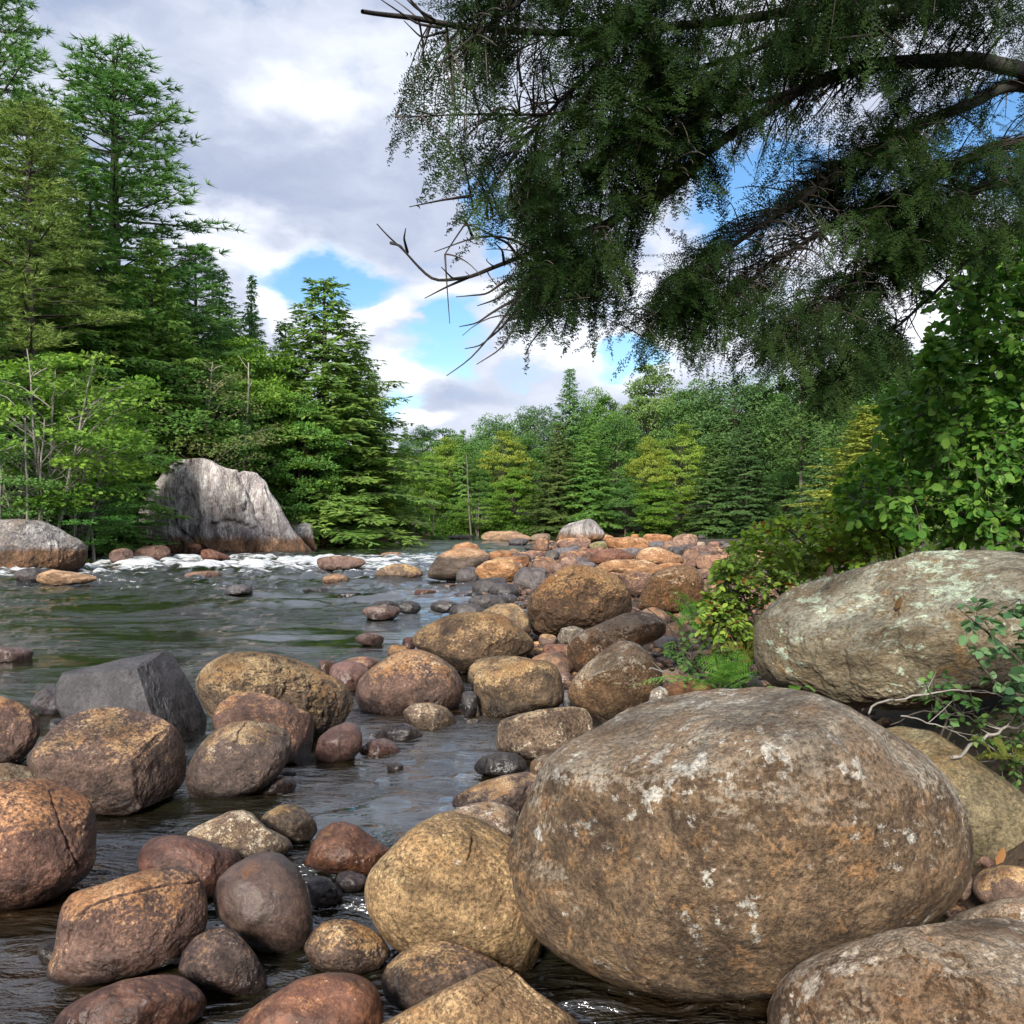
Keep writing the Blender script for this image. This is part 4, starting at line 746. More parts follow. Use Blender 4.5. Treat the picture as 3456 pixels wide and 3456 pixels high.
def grow_pine(seed, H=30., z0=5., Lmax=5.6, blade=.42):
    rng = np.random.default_rng(seed); tk, cr = MB(), MB(); tp = trunk_path(H, rng, .004)
    tk.tube(tp, np.linspace(H * .0145, .035, 14), 8); z = z0
    while z < H - .3:
        t = (z - z0) / (H - z0); nb = rng.integers(6, 9); a0 = rng.uniform(0, 6.28)
        tierL = rng.uniform(.7, 1.1)
        for k in range(nb):
            L = Lmax * (.22 + .78 * (1 - t) ** .8) * min(1, .45 + t * 4) * tierL * rng.uniform(.6, 1.12); L = min(L, .5 + (H - z) * .7)
            if t < .25 and rng.random() < .25: continue
            p = curve(at(tp, z / H), a0 + k * 6.283 / nb + rng.uniform(-.3, .3), L, .04 + .6 * t ** 2 + rng.uniform(-.08, .1), .06 + rng.uniform(-.06, .10))
            tk.tube(p, np.linspace(.018 * L + .015, .012, len(p)), 4)
            br = rng.uniform(.1, .9)
            ns = max(5, int(L * 4.2)); ss = np.sort(rng.uniform(.30, 1., ns)); d0 = unit(p[-1] - p[0])
            for j, s in enumerate(ss):
                b = at(p, s); sg = 1 if j % 2 else -1; an = sg * rng.uniform(.5, 1.1)
                d = np.array([d0[0] * math.cos(an) - d0[1] * math.sin(an), d0[0] * math.sin(an) + d0[1] * math.cos(an), rng.uniform(.0, .28)])
                l = (.26 * L * (1.15 - s) + .3) * rng.uniform(.6, 1.2); nt = max(2, int(l / .24))
                w = np.linspace(.15, 1, nt)[:, None]; c = b + d * l * w + rng.normal(size=(nt, 3)) * (.06, .06, .05)
                K = 12; cc = np.repeat(c, K, 0); ax = unit(d * .75 + rdir(rng, nt * K) * (.85, .85, .6) + (0, 0, .28))
                diamonds(cr, cc, ax, rdir(rng, nt * K), rng.uniform(.7, 1.15, nt * K) * blade, .055, rng, np.clip(br * .6 + rng.uniform(0, .4, nt * K), 0, 1), False)
        z += rng.uniform(.65, 1.15) * (1.15 - .35 * t)
    return tk.mesh('pine_trunk', M_BARK, True), cr.mesh('pine_crown', M_NEEDLE), H
def grow_hemlock(seed, H=22., z0=.8, Lmax=5., n=190, droop=.42, spray=.36, power=.8, wob=.35):
    rng = np.random.default_rng(seed); tk, cr = MB(), MB(); tp = trunk_path(H, rng, .004)
    tk.tube(tp, np.linspace(H * .014, .02, 14), 7); a = 0
    for i in range(n):
        t = (i + rng.random()) / n; z = z0 + (H - z0) * t; a += 2.399 + rng.uniform(-.4, .4)
        L = Lmax * max(.05, (1 - t)) ** power * (.55 + .45 * min(1, t * 6 + .4)) * rng.uniform(1 - wob, 1.12) + .2
        p = curve(at(tp, z / H), a, L, .14 + .55 * t + rng.uniform(-.12, .12), -droop * (1 - .75 * t) * rng.uniform(.6, 1.2))
        tk.tube(p, np.linspace(.014 * L + .008, .006, len(p)), 3)
        br = rng.uniform(.1, .9); d0 = unit(p[-1] - p[0]); ns = max(5, int(L * 6.2)); ss = rng.uniform(.16, 1., ns)
        for j, s in enumerate(ss):
            b = at(p, s); an = (1 if j % 2 else -1) * rng.uniform(.45, 1.15)
            d = np.array([d0[0] * math.cos(an) - d0[1] * math.sin(an), d0[0] * math.sin(an) + d0[1] * math.cos(an), -rng.uniform(.05, .4)])
            l = (.36 * L * (1.08 - s) + .25) * rng.uniform(.5, 1.15); nt = max(2, int(l / .17))
            w = np.linspace(.1, 1, nt)[:, None]; c = b + d * l * w + rng.normal(size=(nt, 3)) * (.05, .05, .04) - np.array([0, 0, .12]) * (w * l) ** 2
            K = 3; cc = np.repeat(c, K, 0); dd = unit(d)
            ax = unit(dd * .7 + rdir(rng, nt * K) * (.75, .75, .28) + (0, 0, -.22)); nr_ = unit(rdir(rng, nt * K) * .5 + (0, 0, .8) + d0 * (.9, .9, 0))
            diamonds(cr, cc, ax, nr_, rng.uniform(.65, 1.2, nt * K) * spray, spray * .34, rng, np.clip(br * .6 + rng.uniform(0, .4, nt * K), 0, 1))
    return tk.mesh('hemlock_trunk', M_BARK, True), cr.mesh('hemlock_crown', M_NEEDLE), H
def grow_broad(seed, H=16., N=110, Rx=4.6, zlo=.28, flat=.32, cl=1.25, leaves=190, leaf=.27, bark=None, stems=1, mat=None, shell=.45, tall=1.):
    rng = np.random.default_rng(seed); tk, cr = MB(), MB(); stemsP = []
    for s in range(stems):
        lean = rng.normal(size=2) * (.10 if stems > 1 else .02) * H; tp = trunk_path(H * .93, rng, .007)
        tp[:, :2] += lean * (np.linspace(0, 1, 14) ** 1.2)[:, None] + (rng.normal(size=2) * .25 if stems > 1 else 0)
        tk.tube(tp, np.linspace(H * (.013 if stems == 1 else .007), .015, 14), 6); stemsP.append(tp)
    lob = rng.normal(size=(5, 3))
    for i in range(N):
        u = rdir(rng, 1)[0]; rr = rng.uniform(shell, 1.) ** .6; t = .5 + .5 * u[2] * rr
        prof = math.sin(math.pi * min(1, max(.06, (t * .86 + .12)))) ** .75
        bulge = 1 + .22 * math.tanh(lob[i % 5] @ u)
        c = np.array([u[0] * rr * Rx * bulge * (.45 + .55 * prof), u[1] * rr * Rx * bulge * (.45 + .55 * prof), H * (zlo + (1 - zlo) * t * .97)])
        tp = stemsP[i % stems]; zs = max(.12, (c[2] - np.hypot(c[0], c[1]) * .75) / (H * .93)); b = at(tp, min(.95, zs)); c[:2] += at(tp, min(.95, zs))[:2] * .8
        mid = (b + c) / 2 + (0, 0, .12 * np.linalg.norm(c - b)); pth = np.stack([b, (b + mid) / 2 + rng.normal(size=3) * .05, mid, (mid + c) / 2, c])
        tk.tube(pth, np.linspace(.05 if H > 9 else .025, .01, 5), 3)
        nl = int(leaves * rng.uniform(.5, 1.3)); r = cl * rng.uniform(.6, 1.2)
        q = rdir(rng, nl) * rng.uniform(.25, 1, (nl, 1)) ** .5 * (r, r, r * flat); q[:, 2] -= .12 * (q[:, 0] ** 2 + q[:, 1] ** 2) / r
        br = rng.uniform(.05, .95); out = unit(q * (1, 1, .2) + rng.normal(size=(nl, 3)) * .5)
        diamonds(cr, c + q, out, unit(rdir(rng, nl) * .7 + (0, 0, .85) + u * (.8, .8, .2)), rng.uniform(.6, 1.15, nl) * leaf, leaf * .62, rng, np.clip(br * .55 + rng.uniform(0, .45, nl), 0, 1))
    return tk.mesh('broadleaf_trunk', bark or M_BARK, True), cr.mesh('broadleaf_crown', mat or M_LEAF), H
TP = {
 'pine': [grow_pine(1), grow_pine(2, z0=3.5, Lmax=6.2), grow_pine(3, z0=8)],
 'hemlock': [grow_hemlock(11), grow_hemlock(12, Lmax=5.6, droop=.5), grow_hemlock(13, Lmax=4.4, power=.7)],
 'spruce': [grow_hemlock(21, Lmax=3.0, droop=.22, n=150, power=1.05, wob=.45), grow_hemlock(22, Lmax=3.6, droop=.3, n=160, power=.95)],
 'maple': [grow_broad(31, N=150, zlo=.12), grow_broad(32, N=140, Rx=5, flat=.28, zlo=.1), grow_broad(33, N=150, Rx=4, zlo=.14)],
 'round': [grow_broad(41, N=150, flat=.62, cl=1.2, leaves=170, zlo=.15, Rx=4.4), grow_broad(42, N=170, flat=.55, cl=1.15, leaves=160, zlo=.12, Rx=5)],
 'young': [grow_broad(51, H=9, N=70, Rx=2.6, flat=.35, cl=.8, leaves=110, leaf=.19, stems=3, bark=M_PALEBARK, zlo=.22), grow_broad(52, H=9, N=60, Rx=2.3, flat=.4, cl=.75, leaves=100, leaf=.17, stems=2, bark=M_PALEBARK, zlo=.25)],
 'airy': [grow_broad(61, H=13, N=90, Rx=3.4, flat=.4, cl=.95, leaves=75, leaf=.16, zlo=.2, bark=M_PALEBARK, shell=.3)],
}
NAMES = {'pine': ('pine_tree', 'pine tree'), 'hemlock': ('hemlock_tree', 'hemlock'), 'spruce': ('spruce_tree', 'spruce'), 'maple': ('maple_tree', 'tree'), 'round': ('broadleaf_tree', 'tree'), 'young': ('young_tree', 'young tree'), 'airy': ('birch_tree', 'tree')}
trng = random.Random(4)
def tree(kind, fx, d, top, label, col, group, v=0, width=1., rot=None, base=None, xy=None, lean=0.):
    """a tree whose trunk stands at horizontal spot fx of the photo, d metres away, with its tip at height `top` of the photo (1932 px view)"""
    tm, cm, H0 = TP[kind][v % len(TP[kind])]; width *= {'pine': 1.5, 'hemlock': 1.4, 'spruce': 1.2}.get(kind, 1.12)
    X = (fx - 966) / 1856 * d; Y = d; z = ground_z(X, Y) - .15 if base is None else base
    Ht = CAMH + (985 - top) / 1856 * d - z; s = Ht / H0
    o = empty(NAMES[kind][0], (X, Y, z)); o.rotation_euler = (lean, 0, trng.uniform(0, 6.28) if rot is None else rot); w = s * width; o.scale = (w, w, s)
    t = link('trunk', tm, o); c = link('crown', cm, o); c.color = (*col, 1); t.color = (1, 1, 1, 1)
    tag(o, label, NAMES[kind][1], group); return o
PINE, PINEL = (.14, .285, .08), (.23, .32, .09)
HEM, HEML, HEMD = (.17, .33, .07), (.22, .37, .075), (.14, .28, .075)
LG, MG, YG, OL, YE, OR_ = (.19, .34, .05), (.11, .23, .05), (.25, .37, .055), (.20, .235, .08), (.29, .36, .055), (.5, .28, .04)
gl = 'trees of the left bank'
LT = [
 ('pine', -18, 60, -30, 'tall pine cut off by the left edge with its tip out of view', PINE, 0, 1.0),
 ('pine', 215, 74, 92, 'tallest white pine with tiered branches reaching out over the river', PINE, 1, 1.28),
 ('pine', 55, 56, 205, 'pine with pale green plumes in front of the tallest one at the left edge', PINEL, 2, 1.15),
 ('hemlock', 165, 62, 330, 'mid green hemlock below the tallest pine', HEM, 0, 1.15),
 ('hemlock', 285, 66, 455, 'drooping hemlock right of the tallest pine\'s trunk', HEML, 1, 1.05),
 ('pine', 370, 80, 470, 'smaller pine behind, right of the tallest pine', PINE, 2, .95),
 ('hemlock', 410, 84, 512, 'dark hemlock between the pine and the spire-shaped spruce', HEMD, 2, .85),
 ('spruce', 472, 86, 520, 'thin spire-shaped spruce against the sky', HEMD, 0, .75),
 ('hemlock', 610, 80, 528, 'big spreading hemlock at the river end of the left bank', (.20, .33, .07), 1, 1.55),
 ('hemlock', 668, 84, 640, 'lower hemlock leaning out at the tip of the left bank', (.20, .33, .07), 0, 1.25),
 ('maple', 470, 74, 625, 'bright green maple behind the cliff top', LG, 0, .80),
 ('airy', 385, 66, 655, 'sparse olive birch beside the bright green maple', OL, 0, 1.25),
 ('maple', 560, 74, 738, 'light green maple at the right end of the cliff', (.15,.31,.065), 2, .95),
 ('young', 95, 45, 640, 'many-stemmed young maple with yellow-green leaves at the left edge', LG, 0, 1.25),
 ('young', 168, 47, 690, 'young yellow-green maple right of the many-stemmed one', LG, 1, 1.2),
 ('hemlock', 205, 53, 735, 'low bushy hemlock hanging over the left end of the cliff', HEM, 2, 1.7),
 ('hemlock', 20, 47, 700, 'dark understorey hemlock at the left edge', HEMD, 0, 1.3),
 ('hemlock', 140, 51, 760, 'understorey hemlock behind the young maples', HEM, 1, 1.4),
 ('young', 30, 43.5, 815, 'small bright sapling above the long low outcrop', (.15,.30,.07), 1, 1.3),
 ('young', 140, 46.5, 905, 'low leafy sapling on the outcrop shore', (.13,.31,.07), 0, 1.9),
 ('young', 150, 48, 905, 'low sapling left of the cliff', (.12,.28,.07), 1, 1.9),
 ('round', 640, 81, 905, 'rounded yellow-green bush right of the cliff', (.23,.32,.045), 0, 1.9),
 ('round', 690, 93, 905, 'rounded bush at the very tip of the left bank', (.17,.28,.045), 1, 1.8),
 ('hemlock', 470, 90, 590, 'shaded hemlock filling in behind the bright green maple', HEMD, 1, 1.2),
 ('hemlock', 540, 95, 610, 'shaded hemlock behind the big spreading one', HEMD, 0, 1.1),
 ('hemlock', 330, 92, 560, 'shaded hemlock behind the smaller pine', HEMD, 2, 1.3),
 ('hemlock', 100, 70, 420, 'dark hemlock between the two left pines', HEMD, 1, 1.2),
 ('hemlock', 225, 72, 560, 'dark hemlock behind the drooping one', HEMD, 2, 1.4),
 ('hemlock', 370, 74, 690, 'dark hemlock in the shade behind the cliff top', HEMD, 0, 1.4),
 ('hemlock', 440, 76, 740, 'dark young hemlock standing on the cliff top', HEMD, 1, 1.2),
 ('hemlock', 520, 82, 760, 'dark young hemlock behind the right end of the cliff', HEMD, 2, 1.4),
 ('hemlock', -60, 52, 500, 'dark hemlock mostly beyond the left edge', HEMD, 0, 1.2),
 ('round', 425, 73, 700, 'soft mid green tree behind the middle of the cliff top', (.15,.29,.06), 0, 1.25),
 ('maple', 515, 77, 650, 'fresh green tree in front of the big spreading hemlock', LG, 1, 1.1),
 ('round', 320, 67, 640, 'leafy mid green tree left of the sparse olive birch', (.14,.28,.06), 1, 1.3),
 ('round', 590, 79, 830, 'low leafy tree under the big spreading hemlock', (.16,.31,.065), 0, 1.7),
 ('hemlock', 700, 100, 700, 'slim hemlock behind the tip of the left bank', HEM, 2, .8),
]
for k, fx, d, top, lb, col, v, w in LT: tree(k, fx, d, top, lb, col, gl, v, w)
gf = 'trees of the far shore'
FT = [
 ('round', 735, 170, 845, 'distant rounded tree in the gap beside the left bank', MG, 0, .9), ('spruce', 765, 215, 806, 'small dark conifer on the distant skyline', HEMD, 1, 1.1),
 ('round', 800, 200, 800, 'bluish distant tree on the skyline left of the bare trunk', (.08,.17,.07), 1, 1.0), ('maple', 838, 165, 797, 'green tree on the skyline above the pale leaning trunk', MG, 1, 1.), ('round', 775, 150, 872, 'yellow-topped small tree on the far shore', YG, 1, .85),
 ('maple', 812, 146, 850, 'bright green tree at the left of the far shore', LG, 2, .9), ('maple', 850, 150, 818, 'green maple with yellow edges behind the pale leaning trunk', YG, 0, .8),
 ('hemlock', 872, 147, 812, 'dark conifer beside the yellow edged maple', HEM, 0, .75), ('maple', 955, 152, 800, 'golden yellow maple in the middle of the far shore', YE, 1, .75),
 ('round', 935, 172, 770, 'dark tree with a ragged top on the skyline', HEMD, 0, .8), ('maple', 905, 149, 880, 'green maple low on the far shore', MG, 0, .9), ('maple', 965, 143, 880, 'light green maple spreading low over the far bank', LG, 2, 1.25),
 ('round', 1000, 155, 812, 'rounded green tree right of the golden maple', MG, 1, .85), ('round', 1010, 178, 752, 'pale grey-green tree left of the pointed spruce', (.12,.22,.08), 0, .8),
 ('hemlock', 1075, 158, 697, 'tall pointed spruce above the far trees', HEMD, 1, .82), ('hemlock', 1055, 141, 800, 'broad hemlock with light tips behind the bar', (.15,.215,.06), 0, 1.25), ('hemlock', 1110, 140, 790, 'broad mid green hemlock right of the light-tipped one', HEM, 1, 1.1),
 ('round', 1125, 170, 728, 'tall bright green tree on the skyline right of the spruce', (.15,.29,.06), 1, .8), ('round', 1165, 150, 770, 'full green tree in the centre right of the far shore', MG, 0, .9), ('maple', 1235, 172, 676, 'tallest loose-topped tree of the far shore', (.18,.29,.08), 0, .75),
 ('maple', 1225, 140, 815, 'yellow-leaved tree behind the far water', YE, 0, .62), ('maple', 1285, 142, 786, 'yellow-green tree right of the yellow-leaved one', YG, 1, .75), ('maple', 1240, 137, 900, 'light green sapling under the yellow-leaved tree', LG, 2, 1.3),
 ('round', 1310, 165, 712, 'round-topped tree against the white cloud', (.14,.26,.07), 1, .85), ('round', 1385, 158, 690, 'massive round-topped grey-green tree', (.12,.225,.075), 0, 1.05), ('hemlock', 1350, 137, 800, 'dense grey-green hemlock with a leaning tip', (.13,.235,.065), 0, 1.15),
 ('hemlock', 1410, 134, 780, 'dense dark hemlock with a blunt tip', (.10,.19,.06), 2, 1.15), ('round', 1470, 160, 700, 'leafy tree behind the tall bare trunk', MG, 1, .9), ('round', 1555, 150, 690, 'dark leafy tree right of the tall bare trunk', (.09,.18,.05), 0, 1.0),
 ('hemlock', 1545, 118, 815, 'bluish young hemlock right of the tall bare trunk', (.13,.24,.075), 1, 1.0), ('hemlock', 1590, 112, 850, 'small bluish hemlock low behind the bush', (.12,.22,.07), 0, 1.2), ('round', 1620, 130, 680, 'dark tree filling the right of the far shore', (.11,.20,.05), 1, 1.2),
 ('hemlock', 1640, 46, 765, 'golden tipped hemlock glowing behind the right bank bushes', (.36,.41,.07), 1, 1.9), ('round', 1700, 100, 640, 'leafy tree behind the golden tipped hemlock', MG, 0, 1.), ('round', 1800, 95, 620, 'leafy tree behind the right bank broadleaf', MG, 1, 1.1), ('round', 1480, 140, 880, 'low dark thicket tree by the far water', HEMD, 0, 1.5),
 ('round', 1180, 139, 900, 'low dark thicket tree behind the tallest bar boulder', HEMD, 1, 1.4), ('maple', 740, 141, 905, 'low green tree at the far bend', MG, 0, 1.1), ('young', 905, 141, 935, 'small sapling at the far bend', LG, 0, 1.8),
]
for k, fx, d, top, lb, col, v, w in FT: tree(k, fx, d, top, lb, col, gf, v, w)
for i in range(46):                        # the wood carries on behind: back rows that only fill the gaps
    d = trng.uniform(165, 260); fx = trng.uniform(640, 2050); k = trng.choice(['round', 'maple', 'hemlock', 'round'])
    top = np.interp(fx, [640, 760, 900, 1000, 1150, 1300, 1500, 2050], [850, 835, 805, 790, 745, 735, 715, 690]) + trng.uniform(0, 30)
    tree(k, fx, d, top, 'tree of the back rows showing between the front trees of the far shore', trng.choice([MG, HEMD, HEM, MG, (.09, .15, .05)]), 'back rows of the far wood', trng.randrange(3), trng.uniform(.8, 1.1))
for i in range(16):
    d = trng.uniform(88, 120); fx = trng.uniform(-80, 560)
    top = np.interp(fx, [-80, 200, 400, 560], [420, 480, 570, 640]) + trng.uniform(0, 60)
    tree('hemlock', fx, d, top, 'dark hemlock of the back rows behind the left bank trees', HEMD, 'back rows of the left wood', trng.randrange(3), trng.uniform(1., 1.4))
M_MIDBARK = bark_mat('grey_bark', (.10, .085, .07), (.19, .165, .14))
def bare(fx0, y0, fx1, y1, d, r, label, mat, branches=5, name='tree_trunk'):
    rng = np.random.default_rng(int(fx0)); a = unproj(px('F', [(fx0, y0)])[0], d); b = unproj(px('F', [(fx1, y1)])[0], d); a[2] = ground_z(a[0], a[1]) - .2
    mb = MB(); t = np.linspace(0, 1, 9)[:, None]; p = a * (1 - t) + b * t + np.cumsum(rng.normal(size=(9, 3)), 0) * .06; mb.tube(p, np.linspace(r, r * .45, 9), 7)
    for k in range(branches):
        s = rng.uniform(.5, .98); q = curve(at(p, s), rng.uniform(0, 6.28), rng.uniform(.8, 2.4), rng.uniform(0, .7), .1); mb.tube(q, np.linspace(r * .28, .015, len(q)), 4)
    o = link(name, mb.mesh(name, mat, True)); tag(o, label, 'tree trunk', 'bare trunks'); return o
bare(890, 975, 880, 858, 138, .13, 'pale slightly leaning trunk on the far shore', M_MIDBARK)
bare(1512, 960, 1510, 705, 132, .3, 'tall grey bare trunk rising above the right far shore', M_MIDBARK, 14)
bare(748, 990, 738, 905, 128, .13, 'thin pale leaning trunk at the far bend', M_PALEBARK)
bare(816, 990, 822, 925, 137, .10, 'thin dark trunk at the far bend', M_BARK)
bare(53, 965, 46, 800, 43, .075, 'slender pale trunk, leftmost of the stems above the outcrop', M_PALEBARK)
bare(72, 965, 90, 790, 43.5, .065, 'slender pale trunk leaning right above the outcrop', M_PALEBARK)
bare(82, 965, 78, 830, 44, .06, 'slender straight trunk beside the leaning one', M_PALEBARK)
bare(4, 960, -4, 800, 42, .10, 'pale trunk at the very left edge', M_PALEBARK)
bare(456, 850, 462, 690, 68, .10, 'thin pale trunk behind the cliff top', M_PALEBARK)
bare(470, 860, 468, 770, 69, .09, 'thin dark trunk behind the cliff top', M_BARK)
# undergrowth along the shores: nobody could count it
rng = np.random.default_rng(77)
def undergrowth(name, label, poly, zone, n, col, hgt, leaf):
    mb = MB(); P = []; lf_ = poly is LEFT
    lo = np.array(zone[0]); hi = np.array(zone[1])
    while sum(len(x) for x in P) < n:
        q = rng.uniform(lo, hi, (6000, 2)); d = sdist(q, poly); k = (d > .1) & (d < (9 if lf_ else 4.5)) & (fbm(np.column_stack([q * .35, q[:, 0] * 0]), 3, 8) > -.22) & ~((q[:, 0] > -22.5) & (q[:, 1] > 48) & (q[:, 1] < 71) & lf_); P.append(q[k])
    q = np.concatenate(P)[:n]; z = land_height(q); hh = (fbm(np.column_stack([q * .5, q[:, 0] * 0]), 3, 9) + 1.1) * hgt * np.clip((sdist(q, poly) - (.6 if lf_ else 0)) / (4. if lf_ else 1.6), .12, 1)
    b = np.column_stack([q, z + rng.uniform(0, 1, n) ** .7 * hh]); ax = unit(rdir(rng, n) * (1, 1, .5) + (0, 0, .15))
    diamonds(mb, b, ax, unit(rdir(rng, n) * .7 + (0, 0, 1)), rng.uniform(.6, 1.2, n) * leaf, leaf * .5, rng, rng.uniform(0, 1, n))
    o = link(name, mb.mesh(name, M_LEAF)); o.color = (*col, 1); tag(o, label, 'undergrowth', kind='stuff')
undergrowth('undergrowth', 'green ferns and weeds in a band along the far waterline', FAR, ((-30, 136), (66, 152)), 34000, (.15, .29, .05), 1.9, .42)
undergrowth('undergrowth', 'green weeds and low bushes along the left shoreline', LEFT, ((-42, 30), (-12, 122)), 42000, (.15, .30, .055), 2.6, .26)
mb = MB(); q = rng.uniform((1.5, 9.5), (40, 70), (60000, 2)); x0 = .9 + .13 * q[:, 1] + .0035 * q[:, 1] ** 2
q = q[(q[:, 0] > x0 + .6) & (q[:, 0] < x0 + 16) & (fbm(np.column_stack([q * .4, q[:, 0] * 0]), 3, 18) > -.3)][:15000]; n = len(q)
b = np.column_stack([q, land_height(q) + rng.uniform(0, .75, n) * np.clip((q[:, 0] - .9 - .13 * q[:, 1]) / 4, .3, 1.4)]); diamonds(mb, b, unit(rdir(rng, n) * (1, 1, .5) + (0, 0, .15)), unit(rdir(rng, n) * .7 + (0, 0, 1)), rng.uniform(.6, 1.2, n) * .15, .09, rng, rng.uniform(0, 1, n))
o = link('undergrowth', mb.mesh('undergrowth', M_LEAF)); o.color = (.15, .27, .05, 1); tag(o, 'low green undergrowth on the right bank behind the shrubs', 'undergrowth', kind='stuff')
for fx, fy, d, lb, sx_ in [(368, 852, 66, 'dome of yellow-green grass and moss on the cliff top', 1.5), (425, 872, 69, 'low strip of moss along the cliff edge', 1.9)]:
    mb = MB(); n = 2600; c = unproj(px('F', [(fx, fy)])[0], d); q = rdir(rng, n) * (sx_, 1., .55); q[:, 2] = np.abs(q[:, 2])
    diamonds(mb, q, unit(q * .3 + (0, 0, .3) + rdir(rng, n) * .5), rdir(rng, n), rng.uniform(.5, 1.2, n) * .3, .05, rng, rng.uniform(0, 1, n), False)
    o = link('grass_tuft', mb.mesh('grass_tuft', M_LEAF), loc=c - np.array([0, 0, .5])); o.color = (.15, .19, .035, 1); tag(o, lb, 'grass tuft', 'tufts on the cliff')

# ------------------------------------------------------------------ the near hemlock: limbs sweeping in from a trunk beyond the right edge
M_DARKBARK = bark_mat('silhouette_bark', (.014, .011, .010), (.04, .032, .026))  # limb bark darkened so its colour holds the backlit silhouette
def smooth_path(pts, n):
    pts = np.asarray(pts, float); d = np.r_[0, np.cumsum(np.linalg.norm(np.diff(pts, axis=0), axis=1))]; s = np.linspace(0, d[-1], n)
    p = np.stack([np.interp(s, d, pts[:, k]) for k in range(3)], 1)
    for _ in range(max(1, n // 14)):
        p[1:-1] = (p[:-2] + 2 * p[1:-1] + p[2:]) / 4
    return p
def limb(view, pts, d0, d1, n=40):
    P = px(view, pts); t = np.linspace(0, 1, len(P)); return smooth_path(unproj(P, d0 + (d1 - d0) * t), n)
def spray_proto(rng):
    """one flat hemlock spray, 1 unit long: axis, side twigs, short needles both sides"""
    tri = []
    def needles(a, b, n, l):
        d = unit(b - a); s = np.array([-d[1], d[0], 0])
        for i in range(n):
            p = a + (b - a) * (i + .5) / n
            for sg in (1, -1):
                dd = unit(d * rng.uniform(.3, 1.1) + s * sg + np.array([0, 0, rng.uniform(-.5, .4)])); ll = l * rng.uniform(.7, 1.15); w = np.cross(dd, [0, 0, 1]) * l * .19
                tri.append([p - w, p + w, p + dd * ll])
    ax0, ax1 = np.array([0., 0, 0]), np.array([1., 0, -.12]); needles(ax0, ax1, 17, .058)
    for i in range(9):
        t = .04 + i * .10
        for sg in (1, -1):
            b = ax0 + (ax1 - ax0) * (t + rng.uniform(-.03, .03)); l = (.38 * (1 - t) ** 1.2 + .04) * rng.uniform(.5, 1.15); an = rng.uniform(.45, .95) * sg
            e = b + np.array([math.cos(an), math.sin(an), rng.uniform(-.25, .02)]) * l
            needles(b, e, max(3, int(l / .05)), .056)
    return np.array(tri)
rng = np.random.default_rng(2024)
SPR = [spray_proto(rng) for _ in range(4)]
def frames(axis, roll_up):
    x = unit(axis); y = unit(np.cross(roll_up, x)); z = np.cross(x, y); return np.stack([x, y, z], -1)
def branchlets(mt, targets, limbs, rng, maxlen, r0=.007, droop=.06, n=8):
    """thin twigs from the nearest limb to each target; returns the paths"""
    L = np.concatenate(limbs); out = []
    for T in targets:
        w = L - T; dd = np.linalg.norm(w * (1, .8, 1), axis=1) + rng.uniform(0, .25, len(L)) + .8 * np.clip(T[0] - L[:, 0], 0, 9) + .5 * np.clip(T[2] - L[:, 2], 0, 9)
        i = int(np.argmin(dd)); b = L[i]; v = T - b; l = np.linalg.norm(v)
        if l > maxlen: b = T - v / l * maxlen * rng.uniform(.5, 1.); l = np.linalg.norm(T - b); v = T - b
        s = np.linspace(0, 1, n)[:, None]; p = b + v * s + np.array([0, 0, 1.]) * (4 * s * (1 - s)) * l * droop * rng.uniform(.2, 1.6) + rng.normal(size=3) * .12 * l * s * (1 - s)
        mt.tube(p, np.linspace(r0 * (.6 + l * .5), .0018, n), 4); out.append(p)
    return out
tk_o = empty('hemlock_tree', (4.9, 6.6, ground_z(4.9, 6.6) - .2)); tag(tk_o, 'big dark hemlock whose drooping boughs overhang the upper right', 'hemlock')
base = np.array(tk_o.location)
mt = MB(); tr = np.array([base, base + (-.05, 0, 2), base + (-.2, .1, 4.5), base + (-.1, 0, 8), base + (0, 0, 14)]); mt.tube(smooth_path(tr, 30), np.linspace(.30, .14, 30), 10)
me = mt.mesh('hemlock_trunk', M_BARK, True); me.transform(__import__('mathutils').Matrix.Translation(-base)); link('trunk', me, tk_o)
